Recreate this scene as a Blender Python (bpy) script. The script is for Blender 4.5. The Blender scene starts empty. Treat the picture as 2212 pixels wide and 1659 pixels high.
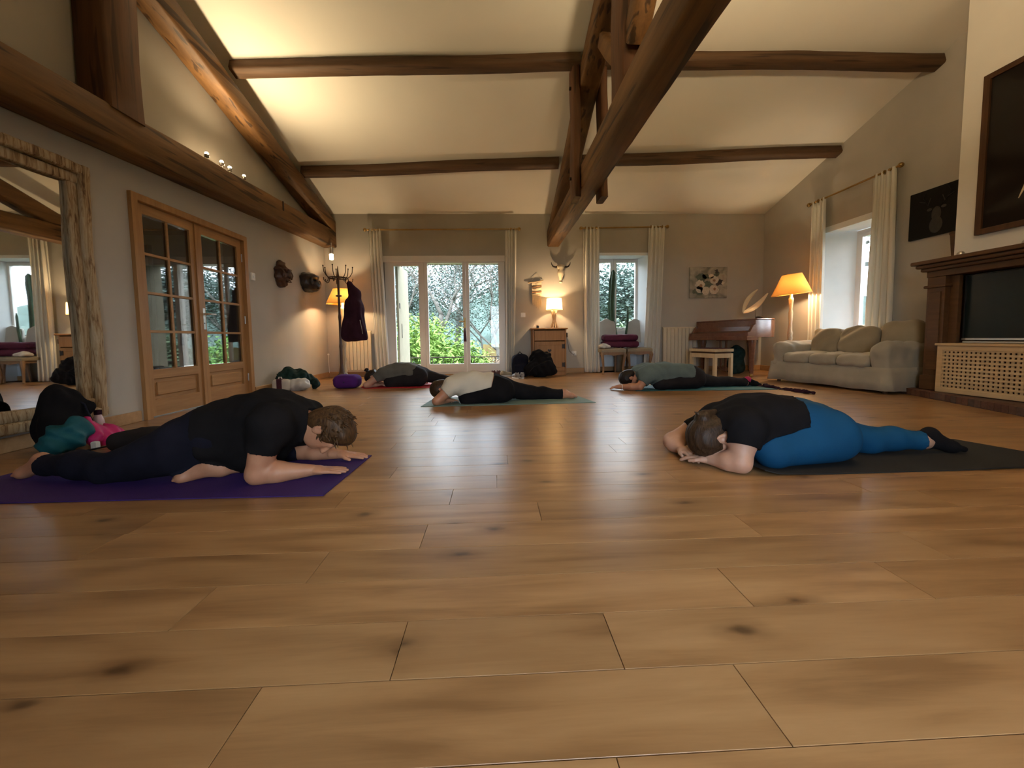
import bpy, bmesh, math, random
import numpy as np
from mathutils import Vector, Matrix, Euler
random.seed(7); rng = np.random.default_rng(7)
SC = bpy.context.scene
COL = SC.collection
PI = math.pi

# ------------------------------------------------------------------ camera, world, exposure
yaw, pitch, roll = math.atan(36/860), -math.atan(59/860), -0.013
Fv = Vector((math.sin(yaw)*math.cos(pitch), math.cos(yaw)*math.cos(pitch), math.sin(pitch)))
Rv = Vector((math.cos(yaw), -math.sin(yaw), 0)); Uv = Rv.cross(Fv)
R2 = Rv*math.cos(roll) + Uv*math.sin(roll); U2 = -Rv*math.sin(roll) + Uv*math.cos(roll)
cam_d = bpy.data.cameras.new('camera'); cam = bpy.data.objects.new('camera', cam_d); COL.objects.link(cam)
cam_d.sensor_width = 36; cam_d.lens = 860/2212*36; cam_d.shift_y = -40.5/2212; cam_d.clip_start = 0.02; cam_d.clip_end = 400
cam.matrix_world = Matrix(((R2.x, U2.x, -Fv.x, 0), (R2.y, U2.y, -Fv.y, 0), (R2.z, U2.z, -Fv.z, .72), (0, 0, 0, 1)))
SC.camera = cam
SC.view_settings.view_transform = 'Standard'; SC.view_settings.look = 'None'
SC.view_settings.gamma = 1; SC.view_settings.use_curve_mapping = False
SC.view_settings.exposure = 1.38
cy_ = SC.cycles; cy_.max_bounces = 7; cy_.diffuse_bounces = 4; cy_.glossy_bounces = 3; cy_.transmission_bounces = 4; cy_.transparent_max_bounces = 8
cy_.caustics_reflective = False; cy_.caustics_refractive = False; cy_.use_adaptive_sampling = True; cy_.adaptive_threshold = .02
w = bpy.data.worlds.new('sky'); SC.world = w; w.use_nodes = True
nt = w.node_tree; bg = nt.nodes['Background']
tc = nt.nodes.new('ShaderNodeTexCoord'); nz = nt.nodes.new('ShaderNodeTexNoise'); cr = nt.nodes.new('ShaderNodeValToRGB')
nz.inputs['Scale'].default_value = 2.2; nz.inputs['Detail'].default_value = 5
cr.color_ramp.elements[0].position = .35; cr.color_ramp.elements[0].color = (.62, .78, 1, 1)
cr.color_ramp.elements[1].position = .62; cr.color_ramp.elements[1].color = (.95, .98, 1, 1)
nt.links.new(tc.outputs['Generated'], nz.inputs['Vector']); nt.links.new(nz.outputs['Fac'], cr.inputs['Fac'])
nt.links.new(cr.outputs['Color'], bg.inputs['Color']); bg.inputs['Strength'].default_value = 7.5

LW, BW, RW, FW = -3.27, 7.95, 5.45, -1.25       # inner faces of the left, back, right and front walls
EAVE, RIDGE_Y = 3.13, 3.4
SL = .302
RIDGE_Z = EAVE + (BW-RIDGE_Y)*SL

def portal(name, loc, rot, sx, sy):
    l = bpy.data.lights.new(name, 'AREA'); l.shape = 'RECTANGLE'; l.size = sx; l.size_y = sy; l.cycles.is_portal = True
    o = bpy.data.objects.new(name, l); COL.objects.link(o); o.location = loc; o.rotation_euler = rot
portal('window_portal', (-.96, 8.5, 1.17), (-PI/2, 0, 0), 2.4, 2.4)
portal('window_portal', (2.5, 8.5, 1.4), (-PI/2, 0, 0), 1.2, 2.2)
portal('window_portal', (5.98, 6.0, 1.55), (0, PI/2, 0), 1.8, 1.2)
portal('window_portal', (.5, -1.75, 1.2), (PI/2, 0, 0), 1.6, 2.1)

def bulb(name, loc, power, col, r=.03):
    l = bpy.data.lights.new(name, 'POINT'); l.energy = power; l.color = col; l.shadow_soft_size = r
    o = bpy.data.objects.new(name, l); COL.objects.link(o); o.location = loc
    return o
def uplight(name, loc, aim, power, col, ang=150):
    l = bpy.data.lights.new(name, 'SPOT'); l.energy = power; l.color = col; l.spot_size = math.radians(ang); l.spot_blend = .9; l.shadow_soft_size = .03
    o = bpy.data.objects.new(name, l); COL.objects.link(o); o.location = loc; o.rotation_euler = Vector(aim).to_track_quat('-Z', 'Y').to_euler()
    return o
WARM = (1, .76, .44)

# ------------------------------------------------------------------ materials
MATS = {}
def newmat(name):
    m = bpy.data.materials.new(name); m.use_nodes = True; MATS[name] = m
    return m, m.node_tree, m.node_tree.nodes['Principled BSDF']
def N(nt, typ, **kw):
    n = nt.nodes.new(typ)
    for k, v in kw.items():
        if k in n.inputs: n.inputs[k].default_value = v
        else: setattr(n, k, v)
    return n
def ramp(nt, fac, stops):
    r = nt.nodes.new('ShaderNodeValToRGB'); e = r.color_ramp.elements
    e[0].position, e[0].color = stops[0][0], (*stops[0][1], 1); e[1].position, e[1].color = stops[-1][0], (*stops[-1][1], 1)
    for p, c in stops[1:-1]:
        x = e.new(p); x.color = (*c, 1)
    nt.links.new(fac, r.inputs['Fac']); return r.outputs['Color']
def coords(nt, scale=(1, 1, 1), rnd=0, kind='Object'):
    tc = nt.nodes.new('ShaderNodeTexCoord'); mp = nt.nodes.new('ShaderNodeMapping'); mp.inputs['Scale'].default_value = scale
    src = tc.outputs[kind]
    if rnd:
        oi = nt.nodes.new('ShaderNodeObjectInfo'); ad = N(nt, 'ShaderNodeVectorMath', operation='MULTIPLY_ADD')
        cb = nt.nodes.new('ShaderNodeCombineXYZ')
        for i in range(3): nt.links.new(oi.outputs['Random'], cb.inputs[i])
        nt.links.new(cb.outputs[0], ad.inputs[0]); ad.inputs[1].default_value = (rnd, rnd*1.7, rnd*.6); nt.links.new(src, ad.inputs[2]); src = ad.outputs[0]
    nt.links.new(src, mp.inputs['Vector']); return mp.outputs['Vector']
def bump(nt, b, h, strength=.3, dist=.01):
    bp = N(nt, 'ShaderNodeBump', Strength=strength, Distance=dist); nt.links.new(h, bp.inputs['Height']); nt.links.new(bp.outputs['Normal'], b.inputs['Normal'])

def mat_plain(name, c, rough=.6, metal=0, var=.12, nscale=6, bmp=0, bscale=40, sheen=0, spec=.5, rnd=3):
    m, nt, b = newmat(name)
    v = coords(nt, rnd=rnd); n = N(nt, 'ShaderNodeTexNoise', Scale=nscale, Detail=4); nt.links.new(v, n.inputs['Vector'])
    col = ramp(nt, n.outputs['Fac'], [(.3, tuple(x*(1-var) for x in c)), (.7, tuple(min(1, x*(1+var)) for x in c))])
    nt.links.new(col, b.inputs['Base Color']); b.inputs['Roughness'].default_value = rough; b.inputs['Metallic'].default_value = metal
    b.inputs['Specular IOR Level'].default_value = spec
    if sheen: b.inputs['Sheen Weight'].default_value = sheen
    if bmp:
        n2 = N(nt, 'ShaderNodeTexNoise', Scale=bscale, Detail=3); nt.links.new(v, n2.inputs['Vector']); bump(nt, b, n2.outputs['Fac'], bmp)
    return m
def mat_wood(name, dark, light, axis=0, rough=.5, fine=1.0, rnd=20, spec=.4, cracks=0, bmp=.15):
    m, nt, b = newmat(name)
    sc = [9*fine]*3; sc[axis] = .7*fine
    v = coords(nt, tuple(sc), rnd)
    n = N(nt, 'ShaderNodeTexNoise', Scale=2.2, Detail=8, Roughness=.62, Distortion=.4); nt.links.new(v, n.inputs['Vector'])
    sc2 = [1.6]*3; sc2[axis] = .5
    v2 = coords(nt, tuple(sc2), rnd)
    n2 = N(nt, 'ShaderNodeTexNoise', Scale=1.5, Detail=3); nt.links.new(v2, n2.inputs['Vector'])
    ad = N(nt, 'ShaderNodeMath', operation='MULTIPLY_ADD'); ad.inputs[1].default_value = .6; nt.links.new(n.outputs['Fac'], ad.inputs[0])
    mu = N(nt, 'ShaderNodeMath', operation='MULTIPLY'); mu.inputs[1].default_value = .4; nt.links.new(n2.outputs['Fac'], mu.inputs[0]); nt.links.new(mu.outputs[0], ad.inputs[2])
    mid = tuple((a+c)/2 for a, c in zip(dark, light))
    col = ramp(nt, ad.outputs[0], [(.32, dark), (.5, mid), (.66, light)])
    if cracks:
        sc3 = [5]*3; sc3[axis] = .35
        v3 = coords(nt, tuple(sc3), rnd); n3 = N(nt, 'ShaderNodeTexNoise', Scale=3, Detail=2, Distortion=.2); nt.links.new(v3, n3.inputs['Vector'])
        mx = N(nt, 'ShaderNodeMix', data_type='RGBA', blend_type='MULTIPLY'); mx.inputs['Factor'].default_value = cracks
        c3 = ramp(nt, n3.outputs['Fac'], [(.36, (.15, .12, .1)), (.42, (1, 1, 1))])
        nt.links.new(col, mx.inputs['A']); nt.links.new(c3, mx.inputs['B']); col = mx.outputs['Result']
    nt.links.new(col, b.inputs['Base Color']); b.inputs['Roughness'].default_value = rough; b.inputs['Specular IOR Level'].default_value = spec
    bump(nt, b, ad.outputs[0], bmp, .006)
    return m
def mat_cloth(name, c, trans=.35, rough=.9):
    m, nt, b = newmat(name); out = nt.nodes['Material Output']
    v = coords(nt, (60, 60, 60)); n = N(nt, 'ShaderNodeTexNoise', Scale=3, Detail=2); nt.links.new(v, n.inputs['Vector'])
    col = ramp(nt, n.outputs['Fac'], [(.3, tuple(x*.93 for x in c)), (.7, c)])
    nt.links.new(col, b.inputs['Base Color']); b.inputs['Roughness'].default_value = rough; b.inputs['Specular IOR Level'].default_value = .1
    tr = nt.nodes.new('ShaderNodeBsdfTranslucent'); nt.links.new(col, tr.inputs['Color'])
    mx = nt.nodes.new('ShaderNodeMixShader'); mx.inputs['Fac'].default_value = trans
    nt.links.new(b.outputs[0], mx.inputs[1]); nt.links.new(tr.outputs[0], mx.inputs[2]); nt.links.new(mx.outputs[0], out.inputs['Surface'])
    return m
def mat_emit(name, c, s):
    m, nt, b = newmat(name); b.inputs['Base Color'].default_value = (*c, 1); b.inputs['Emission Color'].default_value = (*c, 1); b.inputs['Emission Strength'].default_value = s
    return m
def mat_glass(name, tint=(.96, .98, .98), refl=.6):
    m, nt, b = newmat(name); out = nt.nodes['Material Output']
    t = nt.nodes.new('ShaderNodeBsdfTransparent'); t.inputs[0].default_value = (*tint, 1)
    g = nt.nodes.new('ShaderNodeBsdfGlossy'); g.inputs['Roughness'].default_value = .01
    fr = N(nt, 'ShaderNodeFresnel', IOR=1.45); mu = N(nt, 'ShaderNodeMath', operation='MULTIPLY'); mu.inputs[1].default_value = refl
    nt.links.new(fr.outputs[0], mu.inputs[0])
    mx = nt.nodes.new('ShaderNodeMixShader'); nt.links.new(mu.outputs[0], mx.inputs['Fac']); nt.links.new(t.outputs[0], mx.inputs[1]); nt.links.new(g.outputs[0], mx.inputs[2])
    nt.links.new(mx.outputs[0], out.inputs['Surface']); return m
def mat_skin(name, c, c2):
    m, nt, b = newmat(name); v = coords(nt); n = N(nt, 'ShaderNodeTexNoise', Scale=14, Detail=4); nt.links.new(v, n.inputs['Vector'])
    nt.links.new(ramp(nt, n.outputs['Fac'], [(.3, c2), (.65, c)]), b.inputs['Base Color']); b.inputs['Roughness'].default_value = .5
    b.inputs['Subsurface Weight'].default_value = .12; b.inputs['Subsurface Radius'].default_value = (.02, .008, .004); b.inputs['Subsurface Scale'].default_value = .5
    return m
def mat_hair(name, c, c2, axis_scale=(60, 60, 12)):
    m, nt, b = newmat(name); v = coords(nt, axis_scale); n = N(nt, 'ShaderNodeTexNoise', Scale=2, Detail=5, Distortion=.6); nt.links.new(v, n.inputs['Vector'])
    nt.links.new(ramp(nt, n.outputs['Fac'], [(.3, c), (.7, c2)]), b.inputs['Base Color']); b.inputs['Roughness'].default_value = .5; b.inputs['Specular IOR Level'].default_value = .25
    bump(nt, b, n.outputs['Fac'], .6, .004); return m

# floor boards: oak, one grain pattern per board
m, nt, b = newmat('oak_floor')
v = coords(nt, (.8, 7, 4), 37)
n1 = N(nt, 'ShaderNodeTexNoise', Scale=2.4, Detail=8, Roughness=.6, Distortion=.5); nt.links.new(v, n1.inputs['Vector'])
vw = coords(nt, (.55, 3.4, 1), 23)
nd = N(nt, 'ShaderNodeTexNoise', Scale=1.1, Detail=2); nt.links.new(vw, nd.inputs['Vector'])
wv = N(nt, 'ShaderNodeTexWave', Scale=1.0, Distortion=1.0, Detail=3); wv.wave_type = 'RINGS'
mr = N(nt, 'ShaderNodeMath', operation='MULTIPLY'); mr.inputs[1].default_value = 34; nt.links.new(nd.outputs['Fac'], mr.inputs[0])
sn = N(nt, 'ShaderNodeMath', operation='SINE'); nt.links.new(mr.outputs[0], sn.inputs[0])
nt.nodes.remove(wv)
fib = N(nt, 'ShaderNodeTexNoise', Scale=3, Detail=4); vf = coords(nt, (2.5, 60, 10), 11); nt.links.new(vf, fib.inputs['Vector'])
a1 = N(nt, 'ShaderNodeMath', operation='MULTIPLY_ADD'); a1.inputs[1].default_value = .12; nt.links.new(sn.outputs[0], a1.inputs[0]); nt.links.new(n1.outputs['Fac'], a1.inputs[2])
a2 = N(nt, 'ShaderNodeMath', operation='MULTIPLY_ADD'); a2.inputs[1].default_value = .14; nt.links.new(fib.outputs['Fac'], a2.inputs[0]); nt.links.new(a1.outputs[0], a2.inputs[2])
col = ramp(nt, a2.outputs[0], [(.32, (.235, .12, .047)), (.56, (.335, .182, .076)), (.86, (.415, .242, .108))])
oi = nt.nodes.new('ShaderNodeObjectInfo'); hs = N(nt, 'ShaderNodeHueSaturation')
vv = N(nt, 'ShaderNodeMapRange'); vv.inputs['To Min'].default_value = .88; vv.inputs['To Max'].default_value = 1.12; nt.links.new(oi.outputs['Random'], vv.inputs['Value']); nt.links.new(vv.outputs[0], hs.inputs['Value']); nt.links.new(col, hs.inputs['Color'])
kv = coords(nt, (1.35, 2.7, 1), 51); vo = N(nt, 'ShaderNodeTexVoronoi', Scale=1.0, voronoi_dimensions='2D'); nt.links.new(kv, vo.inputs['Vector'])
kn = N(nt, 'ShaderNodeTexNoise', Scale=9, Detail=2); nt.links.new(kv, kn.inputs['Vector'])
ka = N(nt, 'ShaderNodeMath', operation='MULTIPLY_ADD'); ka.inputs[1].default_value = .09; nt.links.new(kn.outputs['Fac'], ka.inputs[0]); nt.links.new(vo.outputs['Distance'], ka.inputs[2])
kc = ramp(nt, ka.outputs[0], [(.055, (.16, .13, .12)), (.075, (.42, .38, .36)), (.10, (.75, .72, .7)), (.17, (1, 1, 1))])
mx = N(nt, 'ShaderNodeMix', data_type='RGBA', blend_type='MULTIPLY'); mx.inputs['Factor'].default_value = .85
nt.links.new(hs.outputs[0], mx.inputs['A']); nt.links.new(kc, mx.inputs['B']); nt.links.new(mx.outputs['Result'], b.inputs['Base Color'])
rr = N(nt, 'ShaderNodeMapRange'); rr.inputs['To Min'].default_value = .27; rr.inputs['To Max'].default_value = .33; nt.links.new(a2.outputs[0], rr.inputs['Value']); nt.links.new(rr.outputs[0], b.inputs['Roughness'])
b.inputs['Specular IOR Level'].default_value = .55
bump(nt, b, a2.outputs[0], .025, .002)

mat_plain('wall_paint', (.455, .42, .37), .9, var=.03, nscale=3, bmp=.05, bscale=120, spec=.15)
mat_plain('wall_white', (.80, .76, .70), .9, var=.02, nscale=3, bmp=.04, bscale=120, spec=.15)
mat_plain('ceiling_paint', (.83, .79, .71), .95, var=.02, nscale=1.5, bmp=.04, bscale=90, spec=.1)
mat_plain('reveal_white', (.80, .83, .85), .85, var=.02, spec=.15)
mat_plain('cream_render', (.22, .195, .14), .9, var=.05, spec=.1)
mat_wood('beam_wood', (.07, .030, .009), (.23, .112, .035), 1, .62, .7, cracks=.8, bmp=.4)
mat_wood('purlin_wood', (.05, .025, .012), (.14, .072, .032), 0, .65, .7, cracks=.6, bmp=.4)
mat_wood('post_wood', (.06, .022, .008), (.16, .065, .022), 2, .65, .7, cracks=.6, bmp=.4)
mat_wood('door_oak', (.30, .145, .05), (.46, .25, .10), 2, .45, 1.2, spec=.35)
mat_wood('door_oak_h', (.30, .145, .05), (.46, .25, .10), 1, .45, 1.2, spec=.35)
mat_wood('skirting_oak', (.34, .19, .08), (.48, .29, .14), 0, .5, 1.2)
mat_wood('pine_wood', (.26, .11, .03), (.42, .2, .065), 2, .5, 1.0, spec=.35)
mat_wood('mantel_wood', (.07, .032, .012), (.14, .066, .026), 1, .5, .9)
mat_wood('birch_wood', (.52, .35, .17), (.66, .47, .26), 1, .5, 1.2)
mat_wood('bench_wood', (.56, .40, .22), (.70, .53, .32), 2, .45, 1.2)
mat_wood('piano_wood', (.12, .045, .025), (.20, .085, .045), 0, .22, 1.0, spec=.6, bmp=.03)
mat_wood('chair_wood', (.20, .115, .06), (.33, .2, .11), 2, .5, 1.5)
mat_wood('drift_wood', (.38, .25, .14), (.62, .47, .31), 2, .8, 2, bmp=.4)
mat_wood('rack_wood', (.05, .02, .009), (.11, .05, .022), 2, .35, 1)
mat_wood('lamp_wood', (.38, .30, .19), (.70, .62, .47), 2, .55, 3, bmp=.2)
# crackled white paint over brown wood for the mirror frame
m, nt, b = newmat('mirror_frame_paint'); v = coords(nt, (30, 30, 3.2), 5)
n = N(nt, 'ShaderNodeTexNoise', Scale=1.2, Detail=6, Roughness=.65, Distortion=1.2); nt.links.new(v, n.inputs['Vector'])
nt.links.new(ramp(nt, n.outputs['Fac'], [(.34, (.12, .06, .025)), (.44, (.30, .19, .09)), (.52, (.42, .31, .18)), (.7, (.52, .42, .28))]), b.inputs['Base Color'])
b.inputs['Roughness'].default_value = .75; bump(nt, b, n.outputs['Fac'], .5, .01)
m, nt, b = newmat('mirror_silver'); b.inputs['Base Color'].default_value = (.86, .88, .87, 1); b.inputs['Metallic'].default_value = 1; b.inputs['Roughness'].default_value = .015
mat_plain('upvc_white', (.78, .74, .70), .35, var=.02)
mat_glass('window_glass'); mat_glass('door_glass', (.80, .80, .80), .7)
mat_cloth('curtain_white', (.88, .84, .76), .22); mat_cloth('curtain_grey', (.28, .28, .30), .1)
mat_plain('brass', (.42, .27, .10), .35, metal=1, var=.2)
mat_plain('dark_iron', (.035, .022, .015), .5, metal=.4, var=.3)
mat_plain('steel', (.6, .58, .55), .3, metal=1, var=.05)
mat_plain('radiator_cream', (.66, .57, .42), .45, var=.03)
mat_plain('white_plastic', (.75, .73, .69), .35, var=.02)
mat_plain('black_plastic', (.02, .02, .02), .35)
mat_emit('bulb_glow', (1, .72, .4), 30); mat_emit('bulb_soft', (1, .75, .45), 6)
mat_cloth('shade_cream', (.85, .72, .50), .6); mat_cloth('shade_orange', (.68, .33, .08), .11)
mat_plain('linen_beige', (.37, .32, .24), .95, var=.08, nscale=4, bmp=.25, bscale=180, sheen=.2, spec=.1)
mat_plain('cushion_beige', (.31, .25, .165), .95, var=.08, nscale=5, bmp=.25, bscale=180, sheen=.2, spec=.1)
mat_plain('chair_fabric', (.30, .25, .18), .95, var=.1, bmp=.2, bscale=150, spec=.1)
mat_plain('chair_back_fabric', (.42, .40, .36), .95, var=.06, bmp=.2, bscale=150, spec=.1)
mat_plain('bolster_plum', (.10, .018, .045), .8, var=.15, bmp=.1, spec=.25)
mat_plain('purple_cushion', (.085, .02, .17), .9, var=.1, bmp=.2, bscale=120, spec=.15)
mat_plain('mat_purple', (.042, .016, .135), .75, var=.1, bmp=.3, bscale=260, spec=.3)
mat_plain('mat_black', (.022, .021, .020), .8, var=.1, bmp=.3, bscale=260, spec=.25)
mat_plain('mat_sage', (.17, .25, .22), .7, var=.06, bmp=.2, bscale=260, spec=.35)
mat_plain('mat_red', (.42, .02, .03), .7, var=.08, spec=.3)
mat_plain('mat_teal', (.03, .14, .17), .65, var=.08, bmp=.2, bscale=260, spec=.4)
mat_plain('cloth_black', (.010, .009, .010), .95, var=.25, bmp=.15, bscale=90, spec=.1)
mat_plain('cloth_navy', (.011, .011, .020), .95, var=.25, bmp=.15, bscale=90, spec=.12)
mat_plain('cloth_blue', (.005, .062, .145), .8, var=.1, bmp=.08, bscale=120, spec=.2)
mat_plain('cloth_white', (.62, .57, .47), .95, var=.05, bmp=.2, bscale=90, spec=.1)
mat_plain('cloth_grey', (.125, .12, .105), .95, var=.1, bmp=.2, bscale=90, spec=.1)
mat_plain('cloth_slate', (.12, .155, .145), .95, var=.1, bmp=.2, bscale=90, spec=.1)
mat_plain('cloth_charcoal', (.022, .019, .02), .95, var=.2, bmp=.15, bscale=90, spec=.1)
mat_plain('cloth_plum_dark', (.035, .012, .022), .95, var=.3, bmp=.3, bscale=60, spec=.15)
mat_plain('cloth_green_dark', (.010, .028, .026), .9, var=.4, nscale=18, bmp=.4, bscale=50, spec=.2)
mat_plain('cloth_indigo', (.03, .028, .06), .95, var=.2, bmp=.3, bscale=60, spec=.1)
mat_plain('cloth_teal', (.006, .085, .11), .7, var=.2, bmp=.2, bscale=40, spec=.3)
mat_plain('cloth_pink', (.50, .015, .13), .55, var=.2, bmp=.2, bscale=30, spec=.4)
mat_plain('cloth_canvas', (.62, .58, .52), .85, var=.08, bmp=.2, bscale=120, spec=.2)
mat_plain('cloth_silver', (.58, .57, .56), .45, var=.08, bmp=.2, bscale=30, spec=.5)
mat_plain('cloth_maroon', (.06, .012, .025), .8, var=.1)
mat_plain('sock_black', (.010, .009, .010), .95, var=.2, bmp=.3, bscale=200, spec=.1)
mat_plain('sock_pink', (.40, .02, .09), .9, var=.1)
mat_skin('skin_warm', (.52, .26, .155), (.44, .20, .115)); mat_skin('skin_pale', (.56, .32, .22), (.48, .26, .17))
mat_hair('hair_brown', (.028, .012, .005), (.105, .052, .02)); mat_hair('hair_dark', (.016, .008, .004), (.06, .03, .014)); mat_hair('hair_black', (.008, .005, .004), (.022, .014, .01))
mat_plain('mask_brown', (.06, .022, .009), .4, var=.5, nscale=20, bmp=.3); mat_plain('mask_black', (.028, .02, .015), .35, var=.5, nscale=20, bmp=.3)
mat_plain('bone', (.66, .55, .38), .6, var=.15, bmp=.2); mat_plain('horn', (.02, .014, .01), .35, var=.3)
mat_plain('wool_cream', (.60, .47, .31), .95, var=.12, bmp=.4); mat_plain('wool_brown', (.22, .12, .06), .95, var=.2, bmp=.4)
mat_plain('cactus_green', (.035, .075, .03), .6, var=.25, bmp=.2); mat_plain('terracotta_grey', (.20, .17, .13), .8)
mat_plain('feather_white', (.66, .57, .40), .7, var=.1)
mat_plain('screen_dark', (.010, .016, .016), .28, var=.05, spec=.22); mat_plain('glass_dark', (.018, .014, .012), .08, var=.05, spec=.3)
mat_plain('picture_black', (.008, .007, .006), .6, var=.1, spec=.15); mat_plain('deer_grey', (.024, .021, .018), .6, var=.3, nscale=30)
mat_plain('bottle_clear', (.55, .40, .42), .15, var=.1); mat_plain('paper_white', (.74, .72, .68), .7)
mat_plain('shoe_brown', (.13, .05, .045), .6, var=.4, nscale=30); mat_plain('shoe_beige', (.40, .34, .24), .7, var=.2); mat_plain('shoe_grey', (.22, .2, .19), .7, var=.6, nscale=40)
# brick, per piece colour
m, nt, b = newmat('brick_red'); oi = nt.nodes.new('ShaderNodeObjectInfo'); v = coords(nt, rnd=9); n = N(nt, 'ShaderNodeTexNoise', Scale=30, Detail=4); nt.links.new(v, n.inputs['Vector'])
c1 = ramp(nt, oi.outputs['Random'], [(0, (.10, .04, .022)), (.4, (.15, .065, .035)), (.7, (.085, .05, .035)), (1, (.17, .085, .05))])
c2 = ramp(nt, n.outputs['Fac'], [(.3, (.7, .7, .7)), (.7, (1.1, 1.1, 1.1))]); mx = N(nt, 'ShaderNodeMix', data_type='RGBA', blend_type='MULTIPLY'); mx.inputs['Factor'].default_value = 1
nt.links.new(c1, mx.inputs['A']); nt.links.new(c2, mx.inputs['B']); nt.links.new(mx.outputs['Result'], b.inputs['Base Color']); b.inputs['Roughness'].default_value = .85; bump(nt, b, n.outputs['Fac'], .3, .004)
# flower painting ground
m, nt, b = newmat('painting_ground'); v = coords(nt, (3, 3, 3)); n = N(nt, 'ShaderNodeTexNoise', Scale=1.6, Detail=5, Distortion=1); nt.links.new(v, n.inputs['Vector'])
nt.links.new(ramp(nt, n.outputs['Fac'], [(.3, (.16, .17, .14)), (.45, (.30, .28, .23)), (.6, (.44, .39, .32)), (.75, (.36, .29, .24))]), b.inputs['Base Color']); b.inputs['Roughness'].default_value = .8
mat_plain('paint_petal', (.62, .54, .44), .8, var=.15, nscale=30); mat_plain('paint_leaf', (.11, .13, .10), .8, var=.3, nscale=20); mat_plain('paint_dark', (.06, .05, .055), .8, var=.3); mat_plain('paint_heart', (.34, .2, .12), .8, var=.2)
# garden; distance haze is put into the hill, twig and evergreen colours
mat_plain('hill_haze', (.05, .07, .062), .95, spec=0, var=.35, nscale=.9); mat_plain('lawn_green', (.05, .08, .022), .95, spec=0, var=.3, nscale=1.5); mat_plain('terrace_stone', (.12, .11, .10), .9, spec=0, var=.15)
mat_plain('bark_grey', (.075, .07, .062), .95, spec=0, var=.35, nscale=5); mat_plain('twig_grey', (.115, .125, .125), .95, spec=0, var=.3, nscale=3)
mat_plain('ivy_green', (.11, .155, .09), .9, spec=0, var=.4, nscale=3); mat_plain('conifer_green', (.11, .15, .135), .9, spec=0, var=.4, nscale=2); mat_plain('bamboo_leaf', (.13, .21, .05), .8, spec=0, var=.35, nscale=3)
mat_plain('bush_leaf', (.10, .2, .05), .85, spec=0, var=.4, nscale=4); mat_plain('shrub_red', (.15, .105, .075), .95, spec=0, var=.4, nscale=5)
mat_plain('fence_wood', (.15, .11, .05), .9, spec=0, var=.15); mat_plain('house_render', (.62, .50, .33), .9, spec=0, var=.05)
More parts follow.
